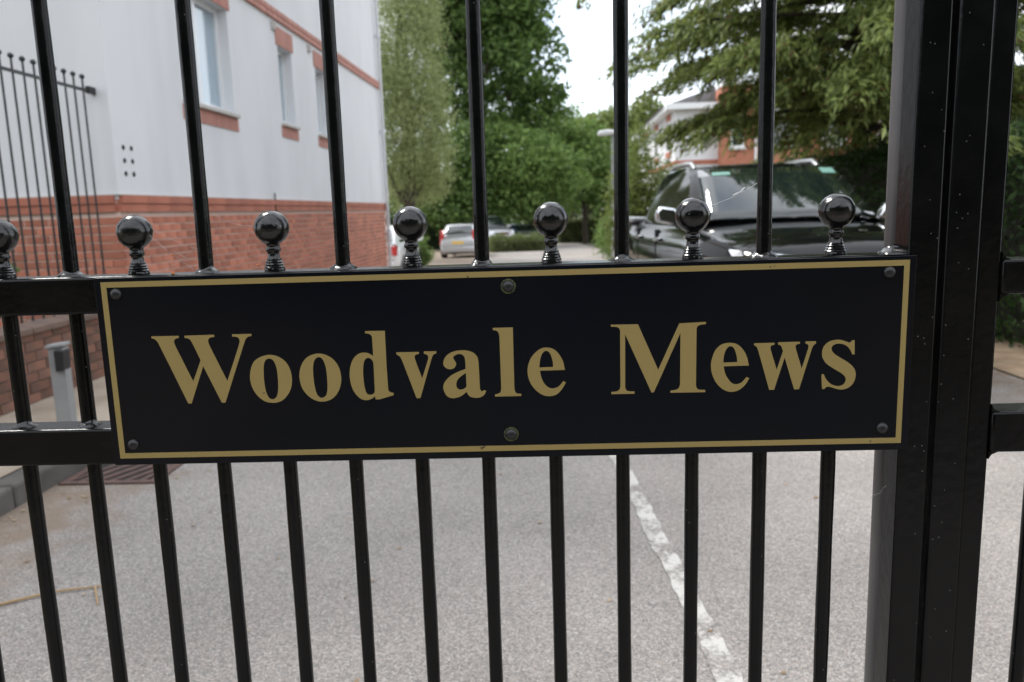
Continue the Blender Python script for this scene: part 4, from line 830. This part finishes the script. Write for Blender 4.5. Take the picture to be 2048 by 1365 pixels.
# conifer with drooping sprays
cX, cY = on(1725, 0, 11.6); con = empty('conifer_tree', (cX, cY, gz(cY))); tag(con, 'broad dark conifer with drooping yellowish sprays overhanging the pickup', 'tree')
mb = MB(); limb(mb, (0,0,-.1), (.1,.2,10.5), .22, .05, 0, 10)
SC_, SA, SB = [], [], []
NB = 120
rand_c = random.Random(31); XTRA = [(3.15,2.85,2.4),(3.3,3.65,2.5),(3.6,3.1,2.9),(3.85,3.5,2.9),(4.2,2.8,3.1),(4.6,3.3,3.1)]
for i in range(NB+len(XTRA)):
    z = 2.45+(i/NB)**1.1*7.0; az = i*2.39996+random.uniform(-.3,.3); Lb = (4.3-(z-2.3)*.33)*random.uniform(.72,1.05)
    left = max(0.0, math.cos(az-math.pi)); drp = .40
    if left > .55 and z < 4.2: Lb *= .62+.38*max(0.0, z-3.2)
    if left > .55: drp = .27; Lb *= 1.05
    dirv = np.array([math.cos(az), math.sin(az), 0]); rise = random.uniform(.08,.34); ts = np.linspace(0,1,9)
    if i >= NB: z, az, Lb = XTRA[i-NB]; dirv = np.array([math.cos(az), math.sin(az), 0]); rise = rand_c.uniform(.12,.24); drp = .34; left = 1
    pts = [np.array([.03,.05,z])+dirv*Lb*t+np.array([0,0,rise*Lb*t-drp*Lb*t**2.2]) for t in ts]
    mb.tube(pts, [.045*(1-t*.88) for t in ts], 5)
    for q in range(int((46 if left < .6 else 32)*Lb/4)+9):
        t = random.uniform(.06,1.0)**.85; k_ = t*8; j = min(int(k_),7); base = pts[j]*(1-(k_-j))+pts[j+1]*(k_-j)
        sd2 = random.choice((-1,1)); ls = random.uniform(.45,1.05)*(1.2-.55*t); yaw = az+sd2*random.uniform(.2,.95)
        dv = np.array([math.cos(yaw), math.sin(yaw), 0.0]); nn_ = 46; tt = rng.random(nn_)
        cen = base+dv*(tt*ls)[:,None]+np.stack([np.zeros(nn_),np.zeros(nn_),.10*ls*tt-.60*ls*tt**2],1)
        cen += rng.normal(size=(nn_,3))*[.05,.05,.035]
        a_ = unit(dv+np.stack([np.zeros(nn_),np.zeros(nn_),-.1-1.0*tt],1)+rng.normal(size=(nn_,3))*.5); nrm_ = unit(rng.normal(size=(nn_,3))*.5+[0,0,1]); b_ = unit(np.cross(a_, nrm_)); s_ = (.075+.07*rng.random((nn_,1)))
        SC_.append(cen); SA.append(a_*s_*.6); SB.append(b_*s_*.15)
mb.build('trunk', M['bark'], con, smooth=60)
SC_ = np.concatenate(SC_); SA = np.concatenate(SA); SB = np.concatenate(SB); sel = rng.random(len(SC_)) < .03
quads('crown', SC_[~sel], SA[~sel], SB[~sel], M['lf_cedar'], con); quads('cones', SC_[sel], SA[sel]*.6, SB[sel]*2, M['lf_brown'], con)

# ------------------------------------------------------------------ lamp post, timber frame
lX, lY = on(1226, 0, 20); lp = empty('lamp_post', (lX, lY, gz(lY))); tag(lp, 'slim grey lamp post with a flat white lamp head, left of the pickup', 'lamp post')
zt = px(1226,268,20)[2]-gz(lY)
m_ = MB(); m_.tube([(0,0,0),(0,0,.8),(0,0,.85),(0,0,zt-.02)], [.055,.055,.035,.03], 12); m_.build('pole', M['greypost'], lp, smooth=40)
m_ = MB(); m_.prism([(-.38,zt+.0),(-.33,zt+.07),(-.1,zt+.10),(.05,zt+.08),(.06,zt-.01),(-.1,zt-.03),(-.3,zt-.04)], 'y', -.11, .11); m_.build('lamp_head', M['upvc'], lp, smooth=40, bevel=.03)
fX, fY = on(1158, 0, 57); wf = empty('timber_frame', (fX, fY+2, gz(fY+2))); tag(wf, 'dark weathered timber frame standing behind the far hedge', 'timber frame')
for x in (-.95, .75): m_ = MB(); m_.box(x-.09,x+.09,-.09,.09,0,2.35); m_.build('post', M['wood'], wf, bevel=.01)
m_ = MB(); m_.box(-1.2,1.05,-.11,.11,2.35,2.6); m_.build('beam', M['wood'], wf, bevel=.01)

# ------------------------------------------------------------------ trees across the street behind the viewpoint (seen only in reflections)
GB = 'street trees behind the viewpoint'
for i, (x, y, r_) in enumerate(((-9,-12,4.2),(-3.5,-13,4.4),(2.5,-12,4.5),(8,-13,4.4),(14,-11,4.2),(-15,-11,4.2))):
    tree('street_tree', ['broad leafy street tree left of centre behind the viewpoint','tall leafy street tree behind the viewpoint','dense leafy street tree straight behind the viewpoint','broad leafy street tree right of centre behind the viewpoint','leafy street tree far right behind the viewpoint','leafy street tree far left behind the viewpoint'][i], x, y,
         [(0,0,5.2,r_,2.6,2.6),(r_*.4,.5,3.2,r_*.7,2,2.0),(-r_*.4,0,3.4,r_*.7,2,2.0),(0,0,7.6,r_*.6,2,1.6),(0,.3,1.6,r_*.8,1.6,1.5)], 7000, .62, M['lf_hedge'], trunk_r=.25, group=GB, shell=.2, asp=.8)

# ------------------------------------------------------------------ debris on the asphalt
n_ = 260; C = np.zeros((n_,3)); k1 = 170
C[:k1,0] = -2.62+np.abs(rng.normal(size=k1))*.32; C[:k1,1] = rng.uniform(.4,5.5,k1); C[k1:,0] = rng.uniform(-2.2,3.6,n_-k1); C[k1:,1] = rng.uniform(.3,5.5,n_-k1); C[:,2] = .006
A, B = leafdirs(n_, np.zeros((n_,3)), .026, 0, .6, 3.0); A[:,2] *= .15; B[:,2] *= .15
M['litter'] = leafmat('dry_leaf', (.20,.12,.06), (.40,.31,.20), trans=.1)
o = quads('leaf_litter', C, A, B, M['litter'], None); kind(o, 'stuff', 'scattered dry leaf scraps on the asphalt')
